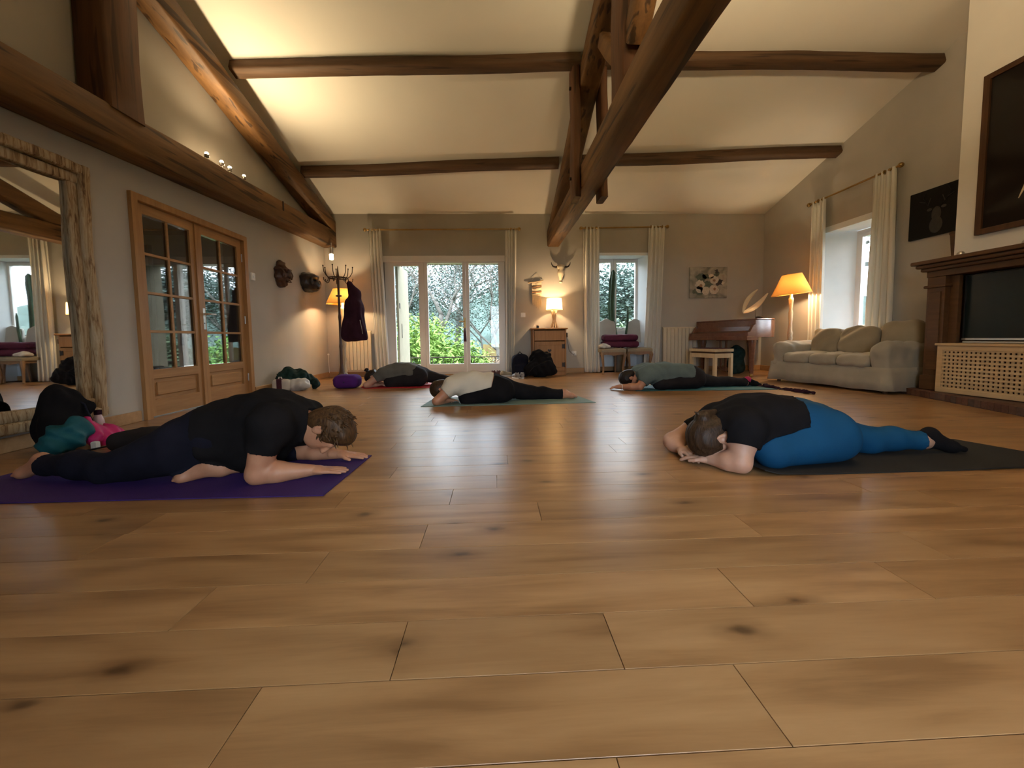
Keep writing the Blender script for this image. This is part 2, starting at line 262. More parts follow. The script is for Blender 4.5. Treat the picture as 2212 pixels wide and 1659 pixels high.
# ------------------------------------------------------------------ mesh helpers
V3 = lambda *a: np.array(a, float)
class MB:
    """collects shapes in world (or M-transformed) coordinates"""
    def __init__(s, M=None): s.v = []; s.f = []; s.M = M; s.cut = []
    def add(s, vs, fs):
        k = len(s.v); s.cut.append((k, len(s.f)))
        for p in vs: s.v.append(tuple(s.M @ Vector(p)) if s.M is not None else tuple(p))
        s.f += [tuple(i+k for i in f) for f in fs]; return s
    def box(s, x0, x1, y0, y1, z0, z1, c=0):
        if c:      # chamfered on all edges running round the top and bottom faces
            vs = []
            for z, i in ((z0, c), (z0+c, 0), (z1-c, 0), (z1, c)):
                vs += [(x0+i, y0+i, z), (x1-i, y0+i, z), (x1-i, y1-i, z), (x0+i, y1-i, z)]
            fs = [(3, 2, 1, 0), (12, 13, 14, 15)]
            for r in range(3):
                for j in range(4): fs.append((r*4+j, r*4+(j+1) % 4, r*4+4+(j+1) % 4, r*4+4+j))
            return s.add(vs, fs)
        vs = [(x, y, z) for z in (z0, z1) for x, y in ((x0, y0), (x1, y0), (x1, y1), (x0, y1))]
        return s.add(vs, [(3, 2, 1, 0), (4, 5, 6, 7), (0, 1, 5, 4), (1, 2, 6, 5), (2, 3, 7, 6), (3, 0, 4, 7)])
    def loft(s, rings, cap=True, closed=True):
        n = len(rings[0]); vs = [p for r in rings for p in r]; fs = []
        for i in range(len(rings)-1):
            for j in range(n if closed else n-1):
                a, b2 = i*n+j, i*n+(j+1) % n; fs.append((a, b2, b2+n, a+n))
        if cap: fs += [tuple(range(n-1, -1, -1)), tuple(range((len(rings)-1)*n, len(rings)*n))]
        return s.add(vs, fs)
    def tube(s, pts, rad, n=8, flat=1.0):
        pts = [Vector(p) for p in pts]; rings = []
        if not hasattr(rad, '__len__'): rad = [rad]*len(pts)
        t0 = (pts[1]-pts[0]).normalized(); ref = Vector((0, 0, 1)) if abs(t0.z) < .9 else Vector((1, 0, 0))
        u = t0.cross(ref).normalized()
        for i, p in enumerate(pts):
            t = (pts[min(i+1, len(pts)-1)]-pts[max(i-1, 0)]).normalized()
            u = (u - t*u.dot(t)).normalized(); w_ = t.cross(u)
            rings.append([tuple(p + (u*math.cos(a) + w_*math.sin(a)*flat)*rad[i]) for a in (2*PI*k/n for k in range(n))])
        return s.loft(rings)
    def cyl(s, p, q, r0, r1=None, n=16): return s.tube([p, q], [r0, r0 if r1 is None else r1], n)
    def lathe(s, c, prof, n=20):
        rings = [[(c[0]+r*math.cos(2*PI*k/n), c[1]+r*math.sin(2*PI*k/n), c[2]+z) for k in range(n)] for r, z in prof]
        return s.loft(rings)
    def ball(s, c, r, n=12, m=8):
        rx, ry, rz = r if hasattr(r, '__len__') else (r, r, r)
        rings = [[(c[0]+rx*math.sin(t)*math.cos(2*PI*k/n), c[1]+ry*math.sin(t)*math.sin(2*PI*k/n), c[2]-rz*math.cos(t)) for k in range(n)] for t in (max(.02, min(PI-.02, PI*i/m)) for i in range(m+1))]
        return s.loft(rings)
    def bar(s, p, q, wd, ht, up=(0, 0, 1), jit=0, seg=1, ch=0.0, seed=0):
        """rectangular timber from p to q; jit roughens it, ch chamfers its long edges"""
        rg = random.Random(seed); p, q = Vector(p), Vector(q); t = (q-p).normalized(); up = Vector(up)
        sd = t.cross(up).normalized(); u = sd.cross(t)
        a, b2 = wd/2, ht/2; c = ch
        sec = [(a-c, b2), (a, b2-c), (a, -b2+c), (a-c, -b2), (-a+c, -b2), (-a, -b2+c), (-a, b2-c), (-a+c, b2)] if c else [(a, b2), (a, -b2), (-a, -b2), (-a, b2)]
        rings = []; wob = [rg.uniform(-1, 1) for _ in range(8)]
        for i in range(seg+1):
            o = p.lerp(q, i/seg); k = i/seg
            wx = jit*1.2*math.sin(k*9+wob[0]*3); wz = jit*1.2*math.sin(k*7+wob[1]*3)
            rings.append([tuple(o + sd*(x+wx+rg.uniform(-jit, jit)*.5) + u*(z+wz+rg.uniform(-jit, jit)*.5)) for x, z in sec])
        return s.loft(rings)
    def prism(s, poly, axis, a, b2):
        """extrude a 2-D outline along axis; the outline holds the other two coordinates in order"""
        def put(pt, w_): l = list(pt); l.insert(axis, w_); return tuple(l)
        return s.loft([[put(p, a) for p in poly], [put(p, b2) for p in poly]])
ORG = {}
def link(o, parent=None):
    COL.objects.link(o)
    if parent is not None: o.parent = parent
    return o
def T(o, label=None, cat=None, group=None, kind=None):
    for k, v in (('label', label), ('category', cat), ('group', group), ('kind', kind)):
        if v: o[k] = v
    return o
def thing(name, label, cat, loc=(0, 0, 0), group=None, kind=None):
    o = bpy.data.objects.new(name, None); o.empty_display_size = .05; COL.objects.link(o); o.location = loc; ORG[o.name] = Vector(loc)
    return T(o, label, cat, group, kind)
def part(name, mb, mat, parent=None, smooth=True, bevel=0, label=None, ang=35, org=None, kind=None, each=False):
    if each:      # one object for each shape in the builder
        first = None; cs = mb.cut+[(len(mb.v), len(mb.f))]
        for (v0, f0), (v1, f1) in zip(cs[:-1], cs[1:]):
            o = part(name, (mb.v[v0:v1], [tuple(i-v0 for i in f) for f in mb.f[f0:f1]]), mat, parent, smooth, bevel, label, ang, org, kind); first = first or o
        return first
    """one mesh object from a builder (or (verts, faces)); local to its thing's origin"""
    vs, fs = (mb.v, mb.f) if isinstance(mb, MB) else mb
    o0 = Vector((0, 0, 0))
    if parent is not None: o0 = ORG.get(parent.name, o0)
    elif org is not None: o0 = Vector(org)
    vs = np.asarray(vs, float) - np.array(o0)
    me = bpy.data.meshes.new(name)
    if isinstance(fs, np.ndarray): me.from_pydata(vs.tolist(), [], fs.tolist())
    else: me.from_pydata(vs.tolist(), [], fs)
    me.update()
    bm = bmesh.new(); bm.from_mesh(me); bmesh.ops.recalc_face_normals(bm, faces=bm.faces); bm.to_mesh(me); bm.free()
    if smooth:
        me.shade_smooth()
        if ang < 180: me.set_sharp_from_angle(angle=math.radians(ang))
    me.materials.append(MATS[mat] if isinstance(mat, str) else mat)
    o = bpy.data.objects.new(name, me); link(o, parent)
    if parent is None: o.location = o0
    ORG[o.name] = o0
    if bevel:
        bv = o.modifiers.new('edge', 'BEVEL'); bv.width = bevel; bv.segments = 2; bv.limit_method = 'ANGLE'; bv.angle_limit = math.radians(40)
    if label: o['label'] = label
    if kind: o['kind'] = kind
    return o
def dup(o, parent, loc=None):
    c = o.copy(); COL.objects.link(c); c.parent = parent
    if loc is not None: c.location = loc
    ORG[c.name] = ORG.get(parent.name, Vector((0, 0, 0))) if parent else Vector((0, 0, 0))
    return c
def struct(name, mb, mat, **kw):
    o = part(name, mb, mat, **kw); o['kind'] = 'structure'; return o

# ------------------------------------------------------------------ signed-distance modelling for soft shapes
class SDF:
    def __init__(s, lo, hi, h):
        s.lo = np.array(lo, float); s.h = h; s.n = np.maximum(4, np.ceil((np.array(hi)-s.lo)/h).astype(int)+1)
        s.ax = [s.lo[i]+h*np.arange(s.n[i]) for i in range(3)]
        s.F = np.full(s.n, 1.0, np.float32); s.tags = {}
    def blk(s, lo, hi):
        i0 = np.clip(np.floor((np.array(lo)-s.lo)/s.h).astype(int), 0, s.n); i1 = np.clip(np.ceil((np.array(hi)-s.lo)/s.h).astype(int)+1, 0, s.n)
        sl = tuple(slice(a, max(a, b2)) for a, b2 in zip(i0, i1))
        return sl, [s.ax[0][sl[0]][:, None, None], s.ax[1][sl[1]][None, :, None], s.ax[2][sl[2]][None, None, :]]
    def put(s, sl, d, k, tag, mode='add'):
        if d.size == 0: return
        d = d.astype(np.float32); A = s.F[sl]
        if mode == 'add':
            if k > 0:
                hh = np.maximum(k-np.abs(A-d), 0)/k; s.F[sl] = np.minimum(A, d)-hh*hh*k*.25
            else: s.F[sl] = np.minimum(A, d)
            if tag:
                if tag not in s.tags: s.tags[tag] = np.full(s.n, 1.0, np.float32)
                s.tags[tag][sl] = np.minimum(s.tags[tag][sl], d)
        else:
            hh = np.maximum(k-np.abs(A+d), 0)/max(k, 1e-6); s.F[sl] = np.maximum(A, -d)+hh*hh*k*.25
    def cap(s, a, b2, ra, rb, k=.03, tag=None, mode='add', mg=.14):
        a, b2 = np.array(a, float), np.array(b2, float); r = max(ra, rb)+mg
        sl, (X, Y, Z) = s.blk(np.minimum(a, b2)-r, np.maximum(a, b2)+r); ab = b2-a; L = max(ab@ab, 1e-9)
        t = np.clip(((X-a[0])*ab[0]+(Y-a[1])*ab[1]+(Z-a[2])*ab[2])/L, 0, 1)
        d = np.sqrt((X-a[0]-t*ab[0])**2+(Y-a[1]-t*ab[1])**2+(Z-a[2]-t*ab[2])**2)-(ra+(rb-ra)*t)
        s.put(sl, d, k, tag, mode); return s
    def ell(s, c, r, R=None, k=.03, tag=None, mode='add', mg=.14):
        c, r = np.array(c, float), np.array(r, float); m_ = max(r)+mg
        sl, (X, Y, Z) = s.blk(c-m_, c+m_); R = np.eye(3) if R is None else np.array(R, float)   # rows of R are the ellipsoid's axes
        q = [(X-c[0])*R[i][0]+(Y-c[1])*R[i][1]+(Z-c[2])*R[i][2] for i in range(3)]
        k0 = np.sqrt(sum((q[i]/r[i])**2 for i in range(3))); k1 = np.sqrt(sum((q[i]/r[i]**2)**2 for i in range(3)))
        s.put(sl, k0*(k0-1)/np.maximum(k1, 1e-6), k, tag, mode); return s
    def rbox(s, c, half, rr, R=None, k=.02, tag=None, mode='add', mg=.14):
        c, hf = np.array(c, float), np.array(half, float)-rr; m_ = np.linalg.norm(half)+mg
        sl, (X, Y, Z) = s.blk(c-m_, c+m_); R = np.eye(3) if R is None else np.array(R, float)
        q = [np.abs((X-c[0])*R[i][0]+(Y-c[1])*R[i][1]+(Z-c[2])*R[i][2])-hf[i] for i in range(3)]
        d = np.sqrt(sum(np.maximum(x, 0)**2 for x in q))+np.minimum(np.maximum(np.maximum(q[0], q[1]), q[2]), 0)-rr
        s.put(sl, d, k, tag, mode); return s
    def plane(s, p, n):
        """keep the side the normal points away from"""
        p, n = np.array(p, float), np.array(n, float); n /= np.linalg.norm(n)
        s.F = np.maximum(s.F, ((s.ax[0][:, None, None]-p[0])*n[0]+(s.ax[1][None, :, None]-p[1])*n[1]+(s.ax[2][None, None, :]-p[2])*n[2]).astype(np.float32)); return s
    def floor(s, z=0): return s.plane((0, 0, z), (0, 0, -1))
    def wrinkle(s, amp, fr, seed=0):
        rg = np.random.default_rng(seed); X, Y, Z = s.ax[0][:, None, None], s.ax[1][None, :, None], s.ax[2][None, None, :]
        for i in range(5):
            d = rg.normal(size=3); d /= np.linalg.norm(d); f_ = fr*rg.uniform(.6, 1.8); ph = rg.uniform(0, 6)
            s.F = s.F+np.float32(amp/(1+.4*i))*np.sin(f_*(X*d[0]+Y*d[1]+Z*d[2])+ph+1.4*np.sin(f_*.37*(X*d[1]-Y*d[0]+Z*.5))).astype(np.float32)
        return s
    def mesh(s, F=None): return nets(s.F if F is None else F, s.lo, s.h)
def nets(F, lo, h):
    F = F.copy(); F[0] = F[-1] = 1; F[:, 0] = F[:, -1] = 1; F[:, :, 0] = F[:, :, -1] = 1
    I = F < 0; n = np.array(F.shape)
    cs = np.zeros(n-1, np.int8); off = [(i, j, k) for i in (0, 1) for j in (0, 1) for k in (0, 1)]
    for i, j, k in off: cs += I[i:n[0]-1+i, j:n[1]-1+j, k:n[2]-1+k]
    idx = np.argwhere((cs > 0) & (cs < 8)); ids = np.full(n-1, -1, np.int64); ids[tuple(idx.T)] = np.arange(len(idx))
    val = np.stack([F[idx[:, 0]+i, idx[:, 1]+j, idx[:, 2]+k] for i, j, k in off], 1)
    P = np.zeros((len(idx), 3)); C = np.zeros(len(idx)); offa = np.array(off, float)
    for a in range(8):
        for b2 in range(a+1, 8):
            if abs(offa[a]-offa[b2]).sum() == 1:
                va, vb = val[:, a], val[:, b2]; mk = (va < 0) != (vb < 0)
                t = np.where(mk, va/np.where(mk, va-vb, 1), 0); P += np.where(mk[:, None], offa[a]+t[:, None]*(offa[b2]-offa[a]), 0); C += mk
    V = lo+(idx+P/C[:, None])*h; Q = []
    for ax in range(3):
        u, v_ = (ax+1) % 3, (ax+2) % 3; sa = [slice(1, -1)]*3; sb = [slice(1, -1)]*3; sa[ax] = slice(0, -1); sb[ax] = slice(1, None)
        A, B = I[tuple(sa)], I[tuple(sb)]; e = np.argwhere(A != B); st = A[tuple(e.T)]; e = e.copy(); e[:, u] += 1; e[:, v_] += 1
        def cell(du, dv): c = e.copy(); c[:, u] += du; c[:, v_] += dv; return ids[tuple(c.T)]
        q = np.stack([cell(-1, -1), cell(0, -1), cell(0, 0), cell(-1, 0)], 1); q[~st] = q[~st][:, ::-1]; Q.append(q)
    return V, np.concatenate(Q)
def soft(name, sdf, mat, parent=None, **kw):
    return part(name, sdf if isinstance(sdf, tuple) else sdf.mesh(), mat, parent, ang=180, **kw)

# ------------------------------------------------------------------ the room shell
TH = .45
def hole_wall(mb, axis, a0, a1, z0, z1, in0, in1, holes):
    """wall slab with rectangular holes; axis 0: runs along X, in0..in1 is its thickness"""
    def put(u0, u1, b0, b1):
        if u1-u0 > 1e-4 and b1-b0 > 1e-4:
            mb.box(u0, u1, in0, in1, b0, b1) if axis == 0 else mb.box(in0, in1, u0, u1, b0, b1)
    cur = a0
    for h0, h1, b0, b1 in sorted(holes):
        put(cur, h0, z0, z1); put(h0, h1, z0, b0); put(h0, h1, b1, z1); cur = h1
    put(cur, a1, z0, z1)
mb = MB(); hole_wall(mb, 0, LW-TH, RW+TH, -.8, 3.4, BW, BW+TH, [(-2.14, .215, .0, 2.33), (1.95, 3.08, 0, 2.385)]); struct('wall_back', mb, 'wall_paint', smooth=False)
mb = MB(); hole_wall(mb, 1, FW-TH, BW, -.8, 5.2, LW-TH*.55, LW, [(3.85, 5.42, 0, 2.05)]); struct('wall_left', mb, 'wall_paint', smooth=False)
mb = MB(); hole_wall(mb, 1, FW-TH, BW, -.8, 5.2, RW, RW+TH, [(5.42, 6.48, .72, 2.46)]); struct('wall_right', mb, 'wall_paint', smooth=False)
mb = MB(); hole_wall(mb, 0, LW-TH, RW+TH, -.8, 3.4, FW-TH, FW, [(-.3, 1.3, .15, 2.25)]); struct('wall_front', mb, 'wall_paint', smooth=False)
mb = MB()
sec = [(BW+.02, EAVE), (RIDGE_Y, RIDGE_Z), (FW-.02, EAVE), (FW-.02, EAVE+.12), (RIDGE_Y, RIDGE_Z+.12), (BW+.02, EAVE+.12)]
mb.prism(sec, 0, LW-.02, RW+.02); struct('ceiling', mb, 'ceiling_paint', smooth=False)
# floor: sub-base with each oak board laid on it
fl = struct('floor', MB().box(LW-.02, RW+.02, FW-.02, BW+.02, -.12, -.014), 'oak_floor', smooth=False)
known = {0: [-.497, .51], 1: [-.234, .27], 2: [-.829, .677, 1.183], 3: [-.574, 1.45], 4: [-.272, .947], 5: [-1.4, .173], 6: [-.7, -.21, 1.7], 7: [.9], 8: [-.56, 1.1]}
y = .628-.178*1; k = -1; rg = random.Random(5)
boards = 0
while y < BW:
    y1 = min(y+.178, BW); js = list(known.get(k, []))
    if not js: js = [rg.uniform(-.8, .8)]
    while js[0] > LW+1.9: js.insert(0, js[0]-rg.uniform(.9, 2.0))
    while js[-1] < RW-1.9: js.append(js[-1]+rg.uniform(.9, 2.0))
    xs = [LW]+[j for j in js if LW+.15 < j < RW-.15]+[RW]
    for x0, x1 in zip(xs[:-1], xs[1:]):
        g = .0009; o = part('plank', MB().box(x0+g, x1-g, y+g, y1-g, -.014, 0, c=.0006), 'oak_floor', fl, smooth=False)
        # give each board its own origin so its grain and tint differ
        cx, cy = (x0+x1)/2, (y+y1)/2
        o.data.transform(Matrix.Translation((-cx, -cy, 0))); o.location = (cx, cy, 0); boards += 1
    y = y1; k += 1
# strip of floor behind the viewer
part('plank_field', MB().box(LW, RW, FW, .449, -.014, 0), 'oak_floor', fl, smooth=False, kind='stuff')

bb = MB().box(LW, LW+.018, FW, 3.76, 0, .10, c=.004); struct('baseboard_left', bb.box(LW, LW+.018, 5.52, BW, 0, .10, c=.004), 'skirting_oak', smooth=False)
bb = MB().box(LW, -2.2, BW-.018, BW, 0, .10, c=.004).box(.3, 1.9, BW-.018, BW, 0, .1, c=.004).box(3.1, RW, BW-.018, BW, 0, .1, c=.004); struct('baseboard_back', bb, 'skirting_oak', smooth=False)
struct('baseboard_right', MB().box(RW-.018, RW, 4.4, BW, 0, .1, c=.004), 'skirting_oak', smooth=False)

# ------------------------------------------------------------------ roof timbers
def timber(name, p, q, wd, ht, mat, parent, seed, jit=.0045, up=(0, 0, 1)):
    L = (Vector(q)-Vector(p)).length
    return part(name, MB().bar(p, q, wd, ht, up, jit, max(4, int(L/.16)), .018, seed), mat, parent, ang=50)
tr = thing('roof_truss', 'dark timber roof truss fixed flat along the wall above the glazed double door', 'roof truss', (-3.15, 3.4, 2.3))
timber('tie_beam', (-3.15, FW+.02, 2.14+.155), (-3.15, BW+.03, 2.495+.155), .25, .31, 'beam_wood', tr, 1)
timber('principal_rafter', (-3.14, 8.02, 2.86), (-3.14, 3.46, 4.08), .24, .25, 'beam_wood', tr, 2)
timber('principal_rafter', (-3.14, FW, 2.86), (-3.14, 3.38, 4.14), .24, .25, 'beam_wood', tr, 3)
timber('king_post', (-3.14, 3.585, 2.60), (-3.14, 3.585, 4.3), .25, .33, 'post_wood', tr, 4, up=(0, 1, 0))
part('nail', MB().box(-3.028, -3.020, 6.02, 6.045, 2.60, 2.73), 'dark_iron', tr)
tr2 = thing('roof_truss', 'dark timber roof truss crossing the middle of the room with king post and clamped struts', 'roof truss', (1.18, 3.4, 2.5))
timber('tie_beam', (1.18, FW+.02, 2.645), (1.18, BW+.03, 2.645), .24, .29, 'beam_wood', tr2, 5)
timber('principal_rafter', (1.18, 8.05, 2.64), (1.18, 3.5, 4.32), .23, .25, 'beam_wood', tr2, 6)
timber('principal_rafter', (1.18, FW-.05, 2.64), (1.18, 3.3, 4.32), .23, .25, 'beam_wood', tr2, 7)
timber('king_post', (1.18, 3.51, 2.78), (1.18, 3.51, 4.4), .23, .32, 'post_wood', tr2, 8, up=(0, 1, 0))
timber('brace', (1.18, 3.66, 3.12), (1.18, 4.3, 3.78), .12, .15, 'beam_wood', tr2, 9)
timber('brace', (1.18, 3.36, 3.1), (1.18, 2.6, 3.95), .16, .2, 'beam_wood', tr2, 10)
for sx, sd in ((1.015, 11), (1.345, 12)):
    timber('strut', (sx, 4.98, 2.40), (sx, 5.02, 3.98), .085, .26, 'post_wood', tr2, sd, up=(0, 1, 0))
for z in (2.66, 3.72):
    part('bolt', MB().cyl((.945, 5.0, z), (.975, 5.0, z), .02, n=8), 'dark_iron', tr2)
def cz(y): return EAVE+(BW-y)*SL
for nm, y0, y1, x0, x1, sd, lab in (('purlin', 5.08, 4.93, -3.05, 1.06, 21, 'dark ceiling beam, the higher one between wall truss and middle truss'), ('purlin', 4.90, 4.86, 1.30, RW, 22, 'dark ceiling beam, the higher one from middle truss to the fireplace wall'),
                                  ('purlin', 6.76, 6.52, -3.05, 1.06, 23, 'dark ceiling beam, the lower one above the garden doors'), ('purlin', 6.50, 6.26, 1.30, RW, 24, 'dark ceiling beam, the lower one above the piano corner')):
    p, q = (x0, y0, cz(y0)-.06), (x1, y1, cz(y1)-.06)
    L = x1-x0; o = part(nm, MB().bar(p, q, .16, .135, (0, SL, 1), .005, int(L/.16), .02, sd), 'purlin_wood', None, org=p, ang=50); T(o, lab, 'ceiling beam', 'ceiling purlins')

# ------------------------------------------------------------------ windows
def frame_rect(mb, axis, u0, u1, z0, z1, w_, d0, d1, wb=None):
    """picture-frame of four bars; axis 0 in the XZ plane, axis 1 in the YZ plane"""
    wb = wb or w_
    B = (lambda a, b2, c, d: mb.box(a, b2, d0, d1, c, d, c=.004)) if axis == 0 else (lambda a, b2, c, d: mb.box(d0, d1, a, b2, c, d, c=.004))
    B(u0, u0+w_, z0, z1); B(u1-w_, u1, z0, z1); B(u0+w_, u1-w_, z0, z0+wb); B(u0+w_, u1-w_, z1-w_, z1); return mb
w1 = thing('window_1', None, None, (-.96, BW, 0), kind='structure')
part('frame', frame_rect(MB(), 0, -2.13, .21, .015, 2.325, .07, BW+.03, BW+.11, .04), 'upvc_white', w1, smooth=False)
part('shutter_box', MB().box(-2.14, .215, BW-.035, BW+.03, 2.215, 2.335, c=.008), 'upvc_white', w1, smooth=False)
for i, (x0, x1, p0, p1) in enumerate(((-2.06, -1.37, -1.949, -1.431), (-1.365, -.565, -1.306, -.622), (-.56, .15, -.495, .09))):
    sx = part('sash', frame_rect(MB(), 0, x0, x1, .055, 2.26, max(p0-x0, .055), BW+.015, BW+.085, .165), 'upvc_white', w1, smooth=False)
    part('pane', MB().box(p0-.01, p1+.01, BW+.045, BW+.055, .21, 2.17), 'window_glass', sx, smooth=False)
    part('rail_moulding', MB().box(x0+.06, x1-.06, BW+.008, BW+.018, .145, .155), 'upvc_white', sx, smooth=False)
    if i == 1:
        part('handle_plate', MB().box(-.605, -.575, BW-.0, BW+.016, .93, 1.13, c=.004), 'brass', sx, label='brass lever handle plate')
        part('lever', MB().tube([(-.59, BW+.01, 1.06), (-.59, BW-.03, 1.06), (-.70, BW-.03, 1.055)], .009, 8), 'brass', sx)
        part('tassel', MB().tube([(-.59, BW-.01, .93), (-.592, BW-.012, .80), (-.59, BW-.012, .66)], [.006, .024, .03], 8), 'cloth_maroon', sx)
part('threshold', MB().box(-2.14, .215, BW-.01, BW+TH, -.02, .016, c=.004), 'skirting_oak', w1, smooth=False)
# cream outer reveal of the garden doors
part('reveal', MB().box(-2.14, -2.128, BW+.11, BW+.62, -.7, 2.33).box(.203, .215, BW+.11, BW+.62, -.7, 2.33).box(-2.14, .215, BW+.11, BW+.62, 2.27, 2.33), 'cream_render', w1, smooth=False)
sh_ = part('shutter', MB().box(-2.01, -1.97, BW+.40, BW+1.36, .03, 2.26, c=.004), 'cream_render', w1, smooth=False)
part('shutter_strap', MB().box(-1.97, -1.962, BW+.45, BW+.53, 1.36, 1.47).box(-1.97, -1.962, BW+.62, BW+.65, .75, 1.05), 'dark_iron', sh_, smooth=False, each=True)
w2 = thing('window_2', None, None, (2.5, BW, 0), kind='structure')
FY = BW+.36
part('frame', frame_rect(MB(), 0, 1.95, 3.08, .74, 2.385, .075, FY, FY+.07, .1), 'upvc_white', w2, smooth=False)
for x0, x1 in ((2.02, 2.482), (2.488, 3.01)):
    sx = part('sash', frame_rect(MB(), 0, x0, x1, .82, 2.315, .062, FY-.012, FY+.05), 'upvc_white', w2, smooth=False)
    part('pane', MB().box(x0+.055, x1-.055, FY+.015, FY+.022, .87, 2.26), 'window_glass', sx, smooth=False)
part('apron', MB().box(1.95, 3.08, FY-.002, BW+TH, 0, .75), 'reveal_white', w2, smooth=False)
part('skirting', MB().box(1.96, 3.0, FY-.016, FY-.002, 0, .09, c=.003), 'skirting_oak', w2, smooth=False)
part('reveal', MB().prism([(1.95, BW+.002), (1.95, FY), (1.962, FY), (1.956, BW+.002)], 2, 0, 2.385).prism([(3.08, BW+.002), (3.08, FY), (2.99, FY), (3.072, BW+.002)], 2, 0, 2.385).box(1.95, 3.08, BW+.002, FY, 2.33, 2.385), 'reveal_white', w2, smooth=False)
part('niche_floor', MB().box(1.95, 3.08, BW, FY, -.1, 0), 'skirting_oak', w2, smooth=False)
part('rail', MB().cyl((1.96, FY+.06, .9), (3.07, FY+.06, .9), .012), 'dark_iron', w2)
w3 = thing('window_3', None, None, (RW, 5.95, 0), kind='structure')
FX = RW+.40
part('frame', frame_rect(MB(), 1, 5.42, 6.30, .74, 2.36, .07, FX, FX+.05, .07), 'upvc_white', w3, smooth=False)
for y0, y1 in ((5.485, 5.857), (5.863, 6.235)):
    sx = part('sash', frame_rect(MB(), 1, y0, y1, .80, 2.30, .055, FX-.012, FX+.04), 'upvc_white', w3, smooth=False)
    part('pane', MB().box(FX+.012, FX+.02, y0+.05, y1-.05, .85, 2.25), 'window_glass', sx, smooth=False)
part('reveal', MB().prism([(RW+.002, 6.48), (FX+.05, 6.48), (FX+.05, 6.29), (FX, 6.29), (RW+.002, 6.47)], 2, .72, 2.46).prism([(RW+.002, 5.42), (FX+.05, 5.42), (FX, 5.432), (RW+.002, 5.428)], 2, .72, 2.46).box(RW+.002, FX+.05, 5.42, 6.48, 2.37, 2.46).box(RW+.002, FX+.05, 5.42, 6.48, .70, .745), 'reveal_white', w3, smooth=False)
w4 = thing('window_4_added', None, None, (.9, FW, 0), kind='structure')  # unseen window, added behind the viewer to brighten the room
part('frame', frame_rect(MB(), 0, -.3, 1.3, .15, 2.25, .07, FW-.12, FW-.05), 'upvc_white', w4, smooth=False)
for x0, x1 in ((-.23, .495), (.505, 1.23)):
    sx = part('sash', frame_rect(MB(), 0, x0, x1, .22, 2.18, .07, FW-.11, FW-.04), 'upvc_white', w4, smooth=False)
    part('pane', MB().box(x0+.04, x1-.04, FW-.08, FW-.072, .28, 2.12), 'window_glass', sx, smooth=False)

# ------------------------------------------------------------------ glazed double door in the left wall
d1 = thing('door_1', None, None, (LW, 4.63, 0), kind='structure')
part('frame', frame_rect(MB(), 1, 3.80, 5.47, -.06, 2.085, .065, LW-.10, LW+.035, .05), 'door_oak', d1, smooth=False)
def leaf(y0, y1, handle):
    s_ = .085; xo, xi = LW-.055, LW-.010
    lf = part('door_leaf', MB().box(xo, xi, y0, y0+s_, .012, 2.02, c=.003).box(xo, xi, y1-s_, y1, .012, 2.02, c=.003), 'door_oak', d1, smooth=False)
    part('rail', MB().box(xo, xi, y0+s_, y1-s_, .012, .17, c=.003).box(xo, xi, y0+s_, y1-s_, .37, .46, c=.003).box(xo, xi, y0+s_, y1-s_, 1.925, 2.02, c=.003), 'door_oak_h', lf, smooth=False, each=True)
    a, b2 = y0+s_, y1-s_; mid = (a+b2)/2
    part('panel', MB().box(xo+.01, xi-.02, a, b2, .17, .37).box(xo+.012, xi-.004, a+.04, b2-.04, .205, .335, c=.008), 'door_oak_h', lf, smooth=False)
    mt = MB().box(xo+.008, xi-.006, mid-.013, mid+.013, .46, 1.925, c=.003)
    zs = [.46+(1.925-.46)*i/4 for i in range(5)]
    for z in zs[1:-1]: mt.box(xo+.008, xi-.005, a, b2, z-.013, z+.013, c=.003)
    part('glazing_bar', mt, 'door_oak_h', lf, smooth=False, each=True)
    for i in range(4):
        for c0, c1 in ((a, mid-.013), (mid+.013, b2)):
            part('pane', MB().box(xo+.02, xo+.026, c0, c1, zs[i]+.012, zs[i+1]-.012), 'door_glass', lf, smooth=False)
    if handle:
        hy = y0+.045
        part('handle_plate', MB().box(xi, xi+.008, hy-.02, hy+.02, .86, 1.10, c=.003), 'steel', lf)
        part('lever', MB().tube([(xi, hy, 1.035), (xi+.05, hy, 1.035), (xi+.055, hy+.02, 1.035), (xi+.05, hy+.13, 1.035)], .009, 8), 'steel', lf)
        part('keyhole', MB().cyl((xi+.004, hy, .93), (xi+.0095, hy, .93), .008, n=8), 'black_plastic', lf)
leaf(3.868, 4.612, False); leaf(4.618, 5.402, True)
part('astragal', MB().box(LW-.02, LW+.004, 4.59, 4.64, .012, 2.02, c=.005), 'door_oak', d1, smooth=False)
for z in (.25, 1.0, 1.8):
    part('hinge', MB().cyl((LW-.005, 5.405, z-.05), (LW-.005, 5.405, z+.05), .008, n=8), 'steel', d1)
# ------------------------------------------------------------------ fittings on the left wall
mr_ = thing('mirror', 'tall wall mirror in a wide rustic frame of flaking cream paint', 'mirror', (LW, 2.75, .13))
y0, y1, z0, z1 = 2.05, 3.385, .13, 2.10
def rail(p, q, up, seed):
    p, q = Vector(p), Vector(q)
    return MB().bar(p, q, .075, .085, up, .005, 18, .012, seed)
part('frame_rail', rail((LW+.045, y0, z1-.035), (LW+.045, y1, z1-.035), (1, 0, 0), 1), 'mirror_frame_paint', mr_, ang=60)
part('frame_rail', rail((LW+.045, y0, z0+.035), (LW+.045, y1, z0+.035), (1, 0, 0), 2), 'mirror_frame_paint', mr_, ang=60)
part('frame_stile', rail((LW+.045, y1-.035, z0), (LW+.045, y1-.035, z1), (1, 0, 0), 3), 'mirror_frame_paint', mr_, ang=60)
part('frame_stile', rail((LW+.045, y0+.035, z0), (LW+.045, y0+.035, z1), (1, 0, 0), 4), 'mirror_frame_paint', mr_, ang=60)
